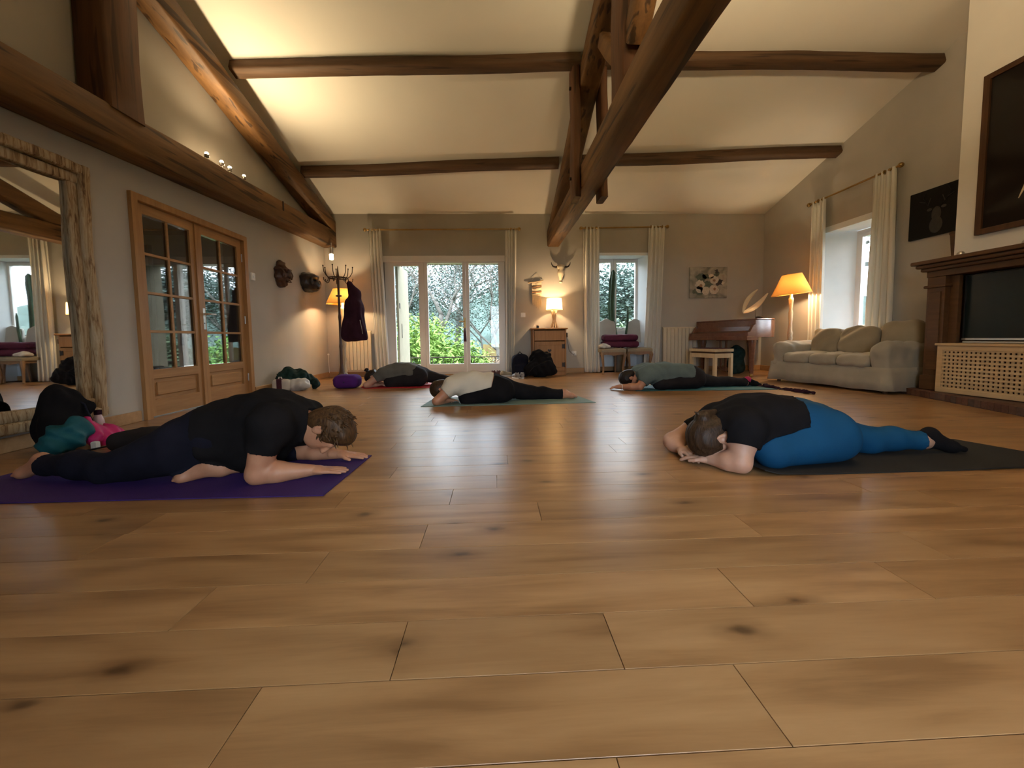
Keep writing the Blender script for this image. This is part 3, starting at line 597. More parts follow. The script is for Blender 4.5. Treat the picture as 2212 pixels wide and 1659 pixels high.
for nm, p, q, sd in (('inner_rail', (y0+.06, z1-.108), (y1-.06, z1-.108), 5), ('inner_rail', (y0+.06, z0+.108), (y1-.06, z0+.108), 6), ('inner_stile', (y1-.108, z0+.06), (y1-.108, z1-.06), 7), ('inner_stile', (y0+.108, z0+.06), (y0+.108, z1-.06), 8)):
    part(nm, MB().bar((LW+.027, p[0], p[1]), (LW+.027, q[0], q[1]), .078, .052, (1, 0, 0), .004, 14, .008, sd), 'mirror_frame_paint', mr_, ang=60)
part('mirror_glass', MB().box(LW+.006, LW+.016, y0+.1, y1-.1, z0+.1, z1-.1), 'mirror_silver', mr_, smooth=False)

sb = thing('spotlight_bar', 'small metal bar with four glowing spotlights on top of the wall tie beam', 'spotlight', (-3.1, 4.95, 2.70))
part('rail', MB().box(-3.115, -3.095, 4.58, 5.32, 2.70, 2.715), 'steel', sb)
for i, (yy, zz) in enumerate(((4.62, 2.755), (4.86, 2.77), (5.0, 2.765), (5.27, 2.775))):
    h = part('lamp_head', MB().tube([(-3.105, yy, 2.71), (-3.105, yy, zz-.03)], .006, 8).lathe((-3.105, yy, zz-.035), [(.008, 0), (.024, .008), (.028, .03), (.026, .034)], 12), 'steel', sb)
    part('bulb', MB().ball((-3.105, yy, zz+.012), (.019, .019, .016)), 'bulb_glow' if i < 3 else 'bulb_soft', h)
    uplight('spot_light', (-3.06, yy, zz+.05), (.9, -.1, 1), 17 if i < 3 else 8, WARM)
ws = thing('beam_spotlight', 'small grey spotlight with a glass tip hanging under the beam end in the corner', 'spotlight', (-2.99, 7.6, 2.49))
part('holder', MB().lathe((-2.99, 7.6, 2.30), [(.03, 0), (.042, .01), (.042, .12), (.03, .135), (.01, .14), (.01, .21)], 14), 'steel', ws)
part('bulb', MB().lathe((-2.99, 7.6, 2.20), [(.02, 0), (.036, .008), (.036, .1)], 14), 'bulb_soft', ws)
th = thing('thermostat', 'small white wall thermostat beside the glazed double door', 'thermostat', (LW, 5.6, 1.59))
part('casing', MB().box(LW, LW+.022, 5.565, 5.635, 1.54, 1.645, c=.006), 'white_plastic', th); part('dial', MB().cyl((LW+.02, 5.6, 1.60), (LW+.03, 5.6, 1.60), .018, n=14), 'white_plastic', th)

def mask(nm, lab, c, r, mat, seed, flat_top):
    s = SDF((LW-.02, c[1]-r[1]-.1, c[2]-r[2]-.12), (LW+r[0]*2+.1, c[1]+r[1]+.1, c[2]+r[2]+.14), .0085)
    x = LW+.02
    s.ell((x, c[1], c[2]), r, k=0)
    if flat_top:       # broad helmet-like mask
        s.ell((x+r[0]*.2, c[1]-.02, c[2]+r[2]*.55), (r[0]*.9, r[1]*1.02, r[2]*.42), k=.04)
        s.ell((x+r[0]*.55, c[1]+.02, c[2]-r[2]*.35), (r[0]*.62, r[1]*.6, r[2]*.55), k=.05)
    else:              # tall headdress
        s.ell((x, c[1]+.02, c[2]+r[2]*.95), (r[0]*.5, r[1]*.6, r[2]*.45), k=.03)
        s.ell((x+.02, c[1], c[2]+r[2]*.45), (r[0]*.95, r[1]*1.15, r[2]*.2), k=.02)
        s.ell((x, c[1], c[2]-r[2]*.85), (r[0]*.7, r[1]*.55, r[2]*.35), k=.03)
    fx = x+r[0]*.9
    for e in (-1, 1):
        s.ell((fx, c[1]+e*r[1]*.4, c[2]+.03), (.045, .035, .018), k=.015, mode='sub')
        s.ell((fx-.02, c[1]+e*r[1]*.85, c[2]), (.03, .03, .06), k=.02)
    s.cap((fx+.005, c[1], c[2]+.05), (fx+.025, c[1], c[2]-.04), .014, .024, k=.02)
    s.ell((fx+.005, c[1], c[2]-.10), (.03, .055, .018), k=.012); s.ell((fx+.02, c[1], c[2]-.10), (.03, .04, .008), k=.006, mode='sub')
    s.plane((LW+.001, 0, 0), (-1, 0, 0)).wrinkle(.003, 60, seed)
    return T(soft(nm, s, mat, org=(LW, c[1], c[2])), lab, 'mask')
mask('wall_mask', 'dark brown carved wall mask with a tall crest', (0, 6.27, 1.72), (.15, .125, .16), 'mask_brown', 1, False)
mask('wall_mask', 'broad blackish carved wall mask near the corner lamp', (0, 7.12, 1.72), (.2, .18, .165), 'mask_black', 2, True)

# ------------------------------------------------------------------ corner by the coat rack
cr_ = thing('coat_rack', 'dark turned wooden coat rack with curled metal hooks beside a hanging coat', 'coat rack', (-2.64, 6.95, 0))
cx, cy = -2.64, 6.95
part('base', MB().lathe((cx, cy, 0), [(.05, .04), (.075, .05), (.065, .10), (.045, .17), (.032, .26), (.026, .3)], 16), 'rack_wood', cr_)
for a in (.6, .6+2*PI/3, .6+4*PI/3):
    part('foot', MB().tube([(cx+math.cos(a)*t, cy+math.sin(a)*t, z) for t, z in ((.03, .14), (.10, .085), (.16, .04), (.205, .022))], [.03, .028, .024, .02], 10), 'rack_wood', cr_)
part('pole', MB().lathe((cx, cy, .25), [(.026, 0), (.024, .3), (.029, .36), (.022, .42), (.021, .80), (.027, .86), (.02, .92), (.019, 1.2), (.05, 1.212), (.05, 1.228), (.019, 1.24), (.018, 1.5), (.03, 1.52), (.016, 1.58), (.01, 1.66), (.004, 1.72)], 14), 'rack_wood', cr_)
ring = [(cx+.155*math.cos(a), cy+.155*math.sin(a), 1.77) for a in (2*PI*i/24 for i in range(25))]
part('ring', MB().tube(ring, .009, 6).tube([(cx-.155, cy, 1.77), (cx+.155, cy, 1.77)], .007, 6).tube([(cx, cy-.155, 1.77), (cx, cy+.155, 1.77)], .007, 6), 'dark_iron', cr_)
for i in range(7):
    a = 2*PI*i/7+.25; ca, sa = math.cos(a), math.sin(a); P = lambda r, z: (cx+r*ca, cy+r*sa, z)
    h = part('hook', MB().tube([P(.155, 1.775), P(.19, 1.80), P(.225, 1.86), P(.235, 1.95)], .0065, 6).tube([P(.155, 1.765), P(.17, 1.71), P(.205, 1.695), P(.228, 1.72), P(.232, 1.75)], .0065, 6), 'dark_iron', cr_)
    part('knob', MB().ball(P(.235, 1.955), .012, 8, 6).ball(P(.232, 1.755), .01, 8, 6), 'dark_iron', h, each=True)
s = SDF((-2.75, 6.7, .58), (-2.0, 7.1, 1.8), .012)
s.cap((-2.43, 6.87, 1.66), (-2.36, 6.88, 1.50), .04, .09, k=.03).cap((-2.36, 6.88, 1.5), (-2.34, 6.88, 1.25), .085, .11, k=.05)
s.cap((-2.44, 6.88, 1.35), (-2.50, 6.88, .80), .07, .095, k=.07).cap((-2.30, 6.87, 1.3), (-2.24, 6.86, .76), .07, .085, k=.07).cap((-2.36, 6.87, 1.2), (-2.37, 6.87, .8), .09, .1, k=.06)
s.cap((-2.29, 6.83, 1.33), (-2.22, 6.8, .85), .05, .042, k=.02).plane((-2.37, 6.88, .70), (.1, 0, -1)).wrinkle(.006, 26, 3)
ct = T(soft('hanging_coat', s, 'cloth_plum_dark', org=(-2.4, 6.88, .7)), 'long dark plum hooded coat hanging on the coat rack', 'coat')
part('zip', MB().tube([(-2.24, 6.765, 1.05), (-2.215, 6.76, .92), (-2.205, 6.765, .82)], .004, 6), 'steel', ct)

def floor_lamp(lab, x, y, r0, r1, z0, z1, power, shade_mat, tilt=0):
    L = thing('floor_lamp', lab, 'floor lamp', (x, y, 0))
    pr = [(.13, 0), (.135, .02), (.12, .05), (.06, .07), (.035, .12), (.045, .16), (.03, .2), (.025, .3), (.04, .36), (.03, .4), (.024, .55), (.033, .62), (.042, .66), (.033, .7), (.042, .74), (.03, .78), (.026, .9), (.034, 1.08), (.022, 1.14), (.036, z0-.10), (.036, z0-.07), (.022, z0-.05), (.02, z0+.03)]
    part('post', MB().lathe((x, y, 0), pr, 18), 'lamp_wood', L, ang=60)
    n = 36; rings = [[(x+r*math.cos(2*PI*k/n), y+r*math.sin(2*PI*k/n), z+tilt*r*math.cos(2*PI*k/n)) for k in range(n)] for r, z in ((r0, z0), (r1, z1))]
    sh = part('lamp_shade', MB().loft(rings, cap=False), shade_mat, L)
    part('shade_trim', MB().tube([(x+r0*math.cos(2*PI*k/n), y+r0*math.sin(2*PI*k/n), z0+tilt*r0*math.cos(2*PI*k/n)) for k in range(n+1)], .004, 6).tube([(x+r1*math.cos(2*PI*k/n), y+r1*math.sin(2*PI*k/n), z1+tilt*r1*math.cos(2*PI*k/n)) for k in range(n+1)], .004, 6), 'brass', sh, each=True)
    part('shade_carrier', MB().tube([(x-r1, y, z1-.01), (x+r1, y, z1-.01)], .003, 6).tube([(x, y, z0), (x, y, z1-.01)], .003, 6), 'brass', sh)
    bz = z0+.11
    part('bulb', MB().ball((x, y, bz), (.03, .03, .04)), 'bulb_soft', L); bulb('lamp_light', (x+.045, y-.045, bz), power, WARM, .03)
    return L
floor_lamp('floor lamp with orange shade half hidden behind the coat rack', -2.76, 7.42, .275, .15, 1.375, 1.645, 13, 'shade_orange')
floor_lamp('floor lamp with orange cone shade standing between the piano and the sofa', 4.95, 6.5, .285, .14, 1.385, 1.715, 15, 'shade_orange', .1)

def radiator(lab, x0, x1, n):
    R = thing('radiator', lab, 'radiator', ((x0+x1)/2, BW, .1))
    base = None; wd = (x1-x0)/n
    for i in range(n):
        o = part('slat', MB().box(x0+.004, x0+wd-.004, BW-.115, BW-.045, .13, .88, c=.008), 'radiator_cream', R, smooth=False) if base is None else dup(base, R, (i*wd, 0, 0))
        base = base or o
    part('header', MB().box(x0, x1, BW-.10, BW-.05, .10, .135).box(x0, x1, BW-.10, BW-.05, .875, .895), 'radiator_cream', R, smooth=False, each=True)
    part('bracket', MB().box(x0+.08, x0+.11, BW-.05, BW, .2, .8).box(x1-.11, x1-.08, BW-.05, BW, .2, .8).cyl((x0+.04, BW-.08, 0), (x0+.04, BW-.08, .12), .01), 'radiator_cream', R, smooth=False, each=True)
radiator('cream panel radiator below the hanging coat', -2.96, -2.40, 8); radiator('cream panel radiator between the niche curtain and the piano', 3.36, 4.04, 9)
for lab, sx, sz in (('white wall light switch above the bags, beside the garden doors', .567, 1.172),):
    t_ = thing('light_switch', lab, 'light switch', (sx, BW, sz)); part('plate', MB().box(sx-.045, sx+.045, BW-.012, BW, sz-.045, sz+.045, c=.004), 'white_plastic', t_); part('rocker', MB().box(sx-.016, sx+.016, BW-.018, BW-.01, sz-.025, sz+.025, c=.003), 'white_plastic', t_)
t_ = thing('power_socket', 'white power socket low on the wall beside the pine cabinet', 'power socket', (1.585, BW, .397)); part('plate', MB().box(1.54, 1.63, BW-.012, BW, .352, .442, c=.004), 'white_plastic', t_)
part('plug', MB().cyl((1.585, BW-.01, .397), (1.585, BW-.05, .397), .02), 'white_plastic', t_); part('cord', MB().tube([(1.585, BW-.05, .397), (1.57, BW-.05, .36), (1.48, BW-.04, .45), (1.42, BW-.03, .8)], .004, 6), 'black_plastic', t_)
t_ = thing('wall_conduit', 'thin white cable standing up the skirting beside the coat rack foot', 'cable', (-3.1, BW-.02, 0)); part('cable', MB().tube([(-3.16, BW-.25, .1), (-3.17, BW-.24, .3), (-3.168, BW-.24, .44)], .006, 6), 'white_plastic', t_); part('clip', MB().ball((-3.17, BW-.24, .45), .02), 'white_plastic', t_)

# ------------------------------------------------------------------ curtains
def rod(lab, p, q, ax):
    R = thing('curtain_rod', lab, 'curtain rod', p); p, q = Vector(p), Vector(q); d = (q-p).normalized()
    part('pole', MB().cyl(p, q, .014, n=12), 'brass', R)
    for e, s_ in ((p, -1), (q, 1)):
        part('finial', MB().ball(e+d*s_*.03, .034, 12, 8).cyl(e, e+d*s_*.012, .02), 'brass', R)
        b2 = e-d*s_*.12; wl = Vector(b2); wl[ax] += .10
        part('bracket', MB().cyl(b2, wl, .009, n=8).ball(b2, .022, 10, 6), 'brass', R)
rod('brass curtain rod above the garden doors', (-2.41, 7.85, 2.81), (.47, 7.85, 2.82), 1)
rod('brass curtain rod above the niche window with the two chairs', (1.74, 7.85, 2.835), (3.39, 7.85, 2.86), 1)
rod('brass curtain rod above the sofa window', (5.35, 6.66, 2.90), (5.35, 5.19, 2.915), 0)
def curtain(lab, axis, a0, a1, b0, b1, off, ztop, zbot, folds, seed):
    """gathered curtain; a0..a1 its width at the rod, b0..b1 at the hem; hangs in the plane off"""
    rg = random.Random(seed); C_ = thing('curtain', lab, 'curtain', ((a0+a1)/2, off, zbot) if axis == 0 else (off, (a0+a1)/2, zbot), 'white gathered curtains')
    nu, nv = folds*10, 26; ph = [rg.uniform(-.5, .5) for _ in range(8)]; grid = []
    for side in (0, 1):
        for j in range(nv+1):
            t = j/nv; z = ztop+.02-(ztop+.02-zbot)*t; l0 = a0+(b0-a0)*t**1.3; l1 = a1+(b1-a1)*t**1.3
            for i in range(nu+1):
                u = i/nu; amp = .024+.016*t
                w_ = math.sin(u*folds*2*PI+ph[0]+.5*math.sin(t*3+ph[1]))*amp+.008*math.sin(u*folds*5+t*4+ph[2])
                x = l0+(l1-l0)*u+.010*math.cos(u*folds*4*PI+ph[3]); o = off+w_+(.003 if side else 0)
                grid.append((x, o, z) if axis == 0 else (o, x, z))
    fs = []; W = nu+1; S = (nv+1)*W
    for j in range(nv):
        for i in range(nu):
            a = j*W+i; fs += [(a, a+1, a+W+1, a+W), (S+a, S+a+W, S+a+W+1, S+a+1)]
    for j in range(nv):
        for i in (0, nu): a = j*W+i; fs.append((a, a+W, S+a+W, S+a))
    for i in range(nu):
        for a in (i, nv*W+i): fs.append((a, a+1, S+a+1, S+a))
    part('drape', (grid, fs), 'curtain_white', C_, ang=180)
    for i in range(3):
        x = a0+(a1-a0)*(.14+.36*i); tb = MB()
        P = (lambda dx, o, z: (x+dx, off+o, z)) if axis == 0 else (lambda dx, o, z: (off+o, x+dx, z))
        ringp = [P(0, .024*math.cos(a), ztop+.0+.024*math.sin(a)) for a in (2*PI*k/14 for k in range(15))]
        part('ring', tb.tube(ringp, .006, 6), 'brass', C_)
curtain('white curtain hanging between the garden doors and the plum coat', 0, -2.385, -2.15, -2.33, -2.06, 7.85, 2.81, .06, 4, 1)
curtain('white curtain between the garden doors and the backpacks', 0, .225, .44, .20, .36, 7.85, 2.82, .02, 4, 2)
curtain('white curtain between the niche window and the pine cabinet', 0, 1.755, 2.06, 1.77, 2.08, 7.85, 2.84, .02, 4, 3)
curtain('white curtain between the niche window and the radiator by the piano', 0, 3.05, 3.36, 2.96, 3.27, 7.85, 2.86, .06, 4, 4)
curtain('white curtain at the sofa window, the one lit by the floor lamp', 1, 6.64, 6.35, 6.62, 6.30, 5.35, 2.90, .04, 4, 5)
curtain('white curtain at the sofa window, the one beside the black deer picture', 1, 5.54, 5.21, 5.60, 5.16, 5.35, 2.91, .04, 4, 6)

# ------------------------------------------------------------------ back wall between the windows
cb = thing('pine_cabinet', 'small pine cabinet with a heart cut into its door', 'cabinet', (1.03, 7.72, 0))
part('body', MB().box(.715, .745, 7.53, 7.93, 0, .87).box(1.325, 1.355, 7.53, 7.93, 0, .87).box(.745, 1.325, 7.9, 7.93, .06, .87).box(.745, 1.325, 7.54, 7.9, .06, .09), 'pine_wood', cb, smooth=False, bevel=.003)
part('top', MB().box(.685, 1.38, 7.49, 7.94, .87, .90, c=.008), 'pine_wood', cb, smooth=False)
part('drawer_front', MB().box(.75, 1.32, 7.515, 7.54, .66, .85, c=.004), 'pine_wood', cb, smooth=False)
part('plinth', MB().box(.745, 1.325, 7.535, 7.56, 0, .07), 'pine_wood', cb, smooth=False)
dr = part('door', MB().box(.75, 1.32, 7.518, 7.54, .08, .645, c=.004).box(.82, 1.25, 7.508, 7.53, .15, .58, c=.006), 'pine_wood', cb, smooth=False)
hp = [(1.03+.036*(16*math.sin(t)**3)/16, .47+.036*(13*math.cos(t)-5*math.cos(2*t)-2*math.cos(3*t)-math.cos(4*t))/16) for t in (2*PI*i/28 for i in range(28))]
part('heart_cutout', MB().loft([[(x, 7.5, z) for x, z in hp], [(x, 7.512, z) for x, z in hp]]), 'dark_iron', dr, label='dark heart shape cut in the door')
for z in (.55, .2): part('hinge', MB().box(1.27, 1.32, 7.506, 7.52, z-.04, z+.04).cyl((1.322, 7.51, z-.05), (1.322, 7.51, z+.05), .007, n=8), 'dark_iron', dr)
part('key', MB().cyl((1.352, 7.55, .80), (1.375, 7.55, .80), .007).cyl((1.372, 7.55, .80), (1.372, 7.55, .72), .012), 'dark_iron', cb)
tl = thing('table_lamp', 'lit table lamp with cream drum shade and driftwood sticks on the pine cabinet', 'table lamp', (1.155, 7.72, .90))
for i in range(9):
    a = 2*PI*i/9; r_ = random.Random(i)
    part('stick', MB().tube([(1.155+.075*math.cos(a), 7.72+.075*math.sin(a), .905), (1.155+.02*math.cos(a+1.2), 7.72+.02*math.sin(a+1.2), 1.06), (1.155+.055*math.cos(a+2.5), 7.72+.055*math.sin(a+2.5), 1.24)], [.011, .013, .010], 7), 'drift_wood', tl)
n = 32; rings = [[(1.155+r*math.cos(2*PI*k/n), 7.72+r*math.sin(2*PI*k/n), z) for k in range(n)] for r, z in ((.158, 1.255), (.14, 1.47))]
sh = part('lamp_shade', MB().loft(rings, cap=False), 'shade_cream', tl)
part('shade_trim', MB().tube([(1.155+.158*math.cos(2*PI*k/n), 7.72+.158*math.sin(2*PI*k/n), 1.255) for k in range(n+1)], .004, 6).tube([(1.155+.14*math.cos(2*PI*k/n), 7.72+.14*math.sin(2*PI*k/n), 1.47) for k in range(n+1)], .004, 6), 'shade_cream', sh, each=True)
part('socket', MB().cyl((1.155, 7.72, 1.2), (1.155, 7.72, 1.33), .016).tube([(1.015, 7.72, 1.46), (1.295, 7.72, 1.46)], .003, 6), 'brass', tl)
part('bulb', MB().ball((1.155, 7.72, 1.385), (.03, .03, .045)), 'bulb_soft', tl); bulb('lamp_light', (1.155, 7.67, 1.40), 13, (1, .7, .38), .03)
jr = thing('small_jar', 'tiny dark jar with pale band on the pine cabinet', 'jar', (.83, 7.7, .90)); part('jar', MB().lathe((.83, 7.7, .90), [(.022, 0), (.026, .005), (.026, .045), (.02, .05)], 12), 'black_plastic', jr); part('lid', MB().lathe((.83, 7.7, .95), [(.024, 0), (.024, .012)], 12), 'bone', jr)
wh = thing('wall_hanging', 'woven yarn wall hanging with long fringe on a stick above the light switch', 'wall hanging', (.83, BW, 1.6))
part('stick', MB().tube([(.665, BW-.03, 1.80), (.82, BW-.035, 1.815), (.975, BW-.03, 1.845)], [.012, .014, .011], 8), 'drift_wood', wh)
part('string', MB().tube([(.72, BW-.03, 1.815), (.85, BW-.012, 1.985), (.94, BW-.03, 1.84)], .003, 5), 'wool_cream', wh)
for i, (z, mt, hh) in enumerate(((1.77, 'wool_cream', .05), (1.715, 'wool_brown', .04), (1.66, 'wool_cream', .05), (1.61, 'wool_brown', .03), (1.575, 'wool_cream', .03))):
    part('woven_band', MB().bar((.745, BW-.028, z), (.935, BW-.028, z+.02), .022, hh, (0, 0, 1), .004, 10, .005, i), mt, wh)
for i in range(14):
    x = .75+.0135*i; L = .17+.10*(1-abs(i-9)/9)+.03*math.sin(i*2.1)
    part('fringe', MB().tube([(x, BW-.028, 1.57), (x+.002, BW-.024, 1.57-L*.5), (x, BW-.022, 1.57-L)], [.007, .0075, .004], 6), 'wool_cream', wh)
sk = thing('bull_skull', 'bull skull with black horns on the wall under the middle beam', 'skull', (1.315, BW, 1.97))
s = SDF((1.17, BW-.16, 1.74), (1.46, BW+.02, 2.2), .006)
s.cap((1.315, BW-.06, 2.09), (1.315, BW-.055, 1.98), .062, .055, k=.03).cap((1.315, BW-.06, 1.98), (1.315, BW-.05, 1.82), .05, .026, k=.04).cap((1.26, BW-.05, 2.11), (1.37, BW-.05, 2.11), .03, .03, k=.02)
s.ell((1.315, BW-.06, 1.805), (.034, .03, .022), k=.02)
for e in (-1, 1):
    s.ell((1.315+e*.052, BW-.085, 2.045), (.02, .03, .02), k=.01, mode='sub'); s.ell((1.315+e*.014, BW-.09, 1.83), (.009, .03, .028), k=.006, mode='sub')
s.plane((0, BW-.002, 0), (0, 1, 0)); soft('skull', s, 'bone', sk)
for e in (-1, 1):
    part('horn', MB().tube([(1.315+e*x, BW-yy, z) for x, yy, z in ((.05, .05, 2.11), (.10, .055, 2.095), (.15, .06, 2.11), (.18, .065, 2.15), (.188, .07, 2.195))], [.024, .021, .016, .01, .003], 10), 'horn', sk)

# bags and shoes below
s = SDF((.24, 7.2, -.02), (.72, 7.65, .5), .012); s.rbox((.46, 7.42, .19), (.155, .13, .19), .07).ell((.46, 7.40, .36), (.13, .11, .07), k=.05).rbox((.46, 7.28, .14), (.11, .05, .10), .04, k=.03).floor().wrinkle(.004, 40, 4)
bp = T(soft('backpack', s, 'cloth_navy', org=(.46, 7.42, 0)), 'dark navy backpack on the floor against the white curtain', 'backpack')
part('strap', MB().tube([(.36, 7.27, .34), (.33, 7.24, .2), (.35, 7.27, .05)], .014, 6, .4), 'cloth_black', bp); part('grab_loop', MB().tube([(.42, 7.4, .42), (.46, 7.4, .46), (.5, 7.4, .42)], .009, 6), 'cloth_black', bp)
s = SDF((.5, 6.98, -.02), (1.2, 7.5, .58), .012); s.ell((.80, 7.22, .16), (.27, .16, .17), k=0).ell((.82, 7.26, .32), (.17, .13, .15), k=.08).cap((.95, 7.2, .35), (1.06, 7.18, .12), .07, .06, k=.08).cap((.62, 7.17, .14), (.9, 7.08, .24), .05, .05, k=.05).ell((.77, 7.28, .44), (.10, .09, .06), k=.06).floor().wrinkle(.012, 40, 5)
bg_ = T(soft('black_bag', s, 'cloth_black', org=(.82, 7.22, 0)), 'black bag covered by a black jacket in front of the pine cabinet', 'bag')
part('strap', MB().tube([(.60, 7.06, .1), (.68, 7.05, .2), (.82, 7.06, .26), (.92, 7.08, .24)], .012, 6, .4), 'cloth_charcoal', bg_)
def shoe(nm, lab, x, y, rz, mat, sole, Ls=.26, group=None, hi=.09):
    t_ = thing(nm, lab, 'shoe', (x, y, 0), group); M = Matrix.Translation((x, y, 0)) @ Matrix.Rotation(rz, 4, 'Z'); c, s_ = math.cos(rz), math.sin(rz)
    W = lambda a, b2, z: (x+a*c-b2*s_, y+a*s_+b2*c, z); R = [(c, s_, 0), (-s_, c, 0), (0, 0, 1)]
    part('sole', MB(M).loft([[(Ls/2*math.cos(a)*(1.0), (.042+.008*math.cos(a))*math.sin(a), z) for a in (2*PI*k/20 for k in range(20))] for z in (0.0, .022)]), sole, t_)
    s = SDF((x-.2, y-.2, .0), (x+.2, y+.2, .16), .008); s.ell(W(.05, 0, .035), (.085, .042, .042), R, k=0).ell(W(-.06, 0, .05), (.07, .038, .05), R, k=.03).cap(W(-.07, 0, .06), W(-.075, 0, hi), .038, .034, k=.02)
    s.ell(W(-.07, 0, hi+.03), (.042, .022, .045), R, k=.008, mode='sub').plane((0, 0, .018), (0, 0, -1)); soft('upper', s, mat, t_)
    part('laces', MB(M).tube([(.03, -.022, .078), (.0, .02, .09), (-.01, -.02, .095), (-.025, .018, .10)], .004, 6), 'white_plastic', t_)
shoe('shoe', 'brown patterned shoe, behind, at the foot of the garden doors', -.02, 7.70, 1.3, 'shoe_brown', 'black_plastic')
shoe('shoe', 'brown patterned shoe touching the beige shoe', .09, 7.66, 1.1, 'shoe_brown', 'black_plastic')
shoe('shoe', 'beige canvas shoe lying below the white curtain', .21, 7.50, .25, 'shoe_beige', 'white_plastic', .27)
shoe('shoe', 'grey speckled trainer beside the beige canvas shoe', .36, 7.08, 1.9, 'shoe_grey', 'white_plastic')
shoe('shoe', 'grey speckled trainer touching the black bag', .47, 7.09, 1.6, 'shoe_grey', 'white_plastic')

# ------------------------------------------------------------------ two dining chairs in the window niche
def dining_chair(lab, x, y, rz):
    M = Matrix.Translation((x, y, 0)) @ Matrix.Rotation(rz, 4, 'Z'); t_ = thing('dining_chair', lab, 'chair', (x, y, 0), 'dining chairs in the niche')
    for sx in (-1, 1):
        part('front_leg', MB(M).tube([(sx*a, -b2, z) for a, b2, z in ((.205, .20, .43), (.225, .215, .36), (.205, .20, .24), (.192, .19, .12), (.205, .205, .03), (.212, .215, .0))], [.034, .034, .025, .019, .018, .024], 8), 'chair_wood', t_)
        part('rear_leg', MB(M).tube([(sx*a, b2, z) for a, b2, z in ((.165, .19, .44), (.17, .195, .25), (.175, .23, 0))], [.026, .022, .018], 8), 'chair_wood', t_)
        part('back_post', MB(M).tube([(sx*.165, .19, .42), (sx*.165, .205, .56), (sx*.168, .225, .64)], .019, 8), 'chair_wood', t_)
    # scalloped apron and padded seat
    ap = [(-.21, .43), (-.21, .36), (-.15, .375), (-.08, .365), (0, .35), (.08, .365), (.15, .375), (.21, .36), (.21, .43)]
    part('apron', MB(M).prism([(a, z) for a, z in ap], 1, -.225, -.205).box(-.215, -.195, -.2, .19, .37, .43).box(.195, .215, -.2, .19, .37, .43).box(-.16, .16, .175, .195, .37, .43), 'chair_wood', t_, smooth=False)
    r_ = [[( (.24-.03*(b2 > 0))*sx_, yy, z) for sx_, yy, b2 in ((-1, -.235, 0), (-.6, -.25, 0), (0, -.255, 0), (.6, -.25, 0), (1, -.235, 0), (1.02, 0, 0), (1, .19, 1), (0, .2, 1), (-1, .19, 1), (-1.02, 0, 0))] for z in (.42, .45, .475)] 
    top = [[(a*.86, b2*.86, .492) for a, b2, z in r_[0]], [(a*.4, b2*.4, .50) for a, b2, z in r_[0]]]
    part('seat', MB(M).loft(r_+top), 'chair_fabric', t_, ang=70)
    # shield-shaped upholstered back with an arched top
    out = [(-.165, .60), (-.185, .80), (-.178, .97), (-.16, 1.02), (-.115, 1.03), (-.07, 1.055), (-.03, 1.078), (0, 1.083), (.03, 1.078), (.07, 1.055), (.115, 1.03), (.16, 1.02), (.178, .97), (.185, .80), (.165, .60)]
    bk = lambda z: .215+(z-.6)*.14
    part('backrest', MB(M).loft([[(a, bk(z)-.022, z) for a, z in out], [(a*1.04, bk(z), .83+(z-.83)*1.02) for a, z in out], [(a, bk(z)+.022, z) for a, z in out]]), 'chair_back_fabric', t_, ang=60)
dining_chair('upholstered chair in the niche, the one before the tall cactus, a folded cloth on it', 2.28, 7.80, .02)
dining_chair('upholstered chair in the niche, the one beside the curtain by the piano', 2.89, 7.97, -.14)
for lab, z, x0, x1 in (('plum yoga bolster, the lower of two across the chairs', .505, 2.13, 2.85), ('plum yoga bolster, the upper of two across the chairs', .632, 2.14, 2.83)):
    s = SDF((2.05, 7.6, z-.03), (2.95, 8.1, z+.17), .011); s.rbox(((x0+x1)/2, 7.86, z+.063), ((x1-x0)/2, .13, .063), .055).wrinkle(.0025, 35, int(z*100))
    o = T(soft('bolster', s, 'bolster_plum', org=((x0+x1)/2, 7.86, z)), lab, 'bolster', 'plum bolsters'); part('piping', MB().tube([(x0+.01, 7.86+.12*math.cos(a), z+.063+.055*math.sin(a)) for a in (2*PI*k/16 for k in range(17))], .005, 5), 'cloth_maroon', o)
s = SDF((1.98, 7.52, .46), (2.28, 7.86, .64), .009); s.rbox((2.12, 7.66, .525), (.10, .08, .026), .02).ell((2.11, 7.66, .56), (.08, .06, .03), k=.03).wrinkle(.006, 45, 9); T(soft('folded_cloth', s, 'cloth_canvas', org=(2.12, 7.66, .5)), 'crumpled pale cloth on the chair seat beside the bolsters', 'cloth')
cc = thing('potted_cactus', 'tall columnar cactus in a grey pot behind the chairs in the niche', 'cactus', (2.57, 8.13, 0))
part('pot', MB().lathe((2.57, 8.13, 0), [(.085, 0), (.095, .02), (.115, .36), (.12, .38), (.12, .42), (.105, .42), (.10, .38)], 20), 'terracotta_grey', cc)
part('soil', MB().lathe((2.57, 8.13, .36), [(.10, 0), (.10, .03)], 16), 'bark_grey', cc)
def cactus(pts, rad):
    pts = [Vector(p) for p in pts]; rings = []
    for i, p in enumerate(pts): rings.append([(p.x+rad[i]*(1+.22*math.cos(6*a))*math.cos(a), p.y+rad[i]*(1+.22*math.cos(6*a))*math.sin(a), p.z) for a in (2*PI*k/36 for k in range(36))])
    return MB().loft(rings)
part('stem', cactus([(2.54, 8.14, .38), (2.46, 8.15, .75), (2.41, 8.15, 1.05), (2.40, 8.15, 1.35), (2.41, 8.15, 1.6), (2.425, 8.15, 1.85), (2.435, 8.15, 2.02), (2.438, 8.15, 2.08)], [.055, .06, .058, .06, .055, .058, .045, .012]), 'cactus_green', cc)
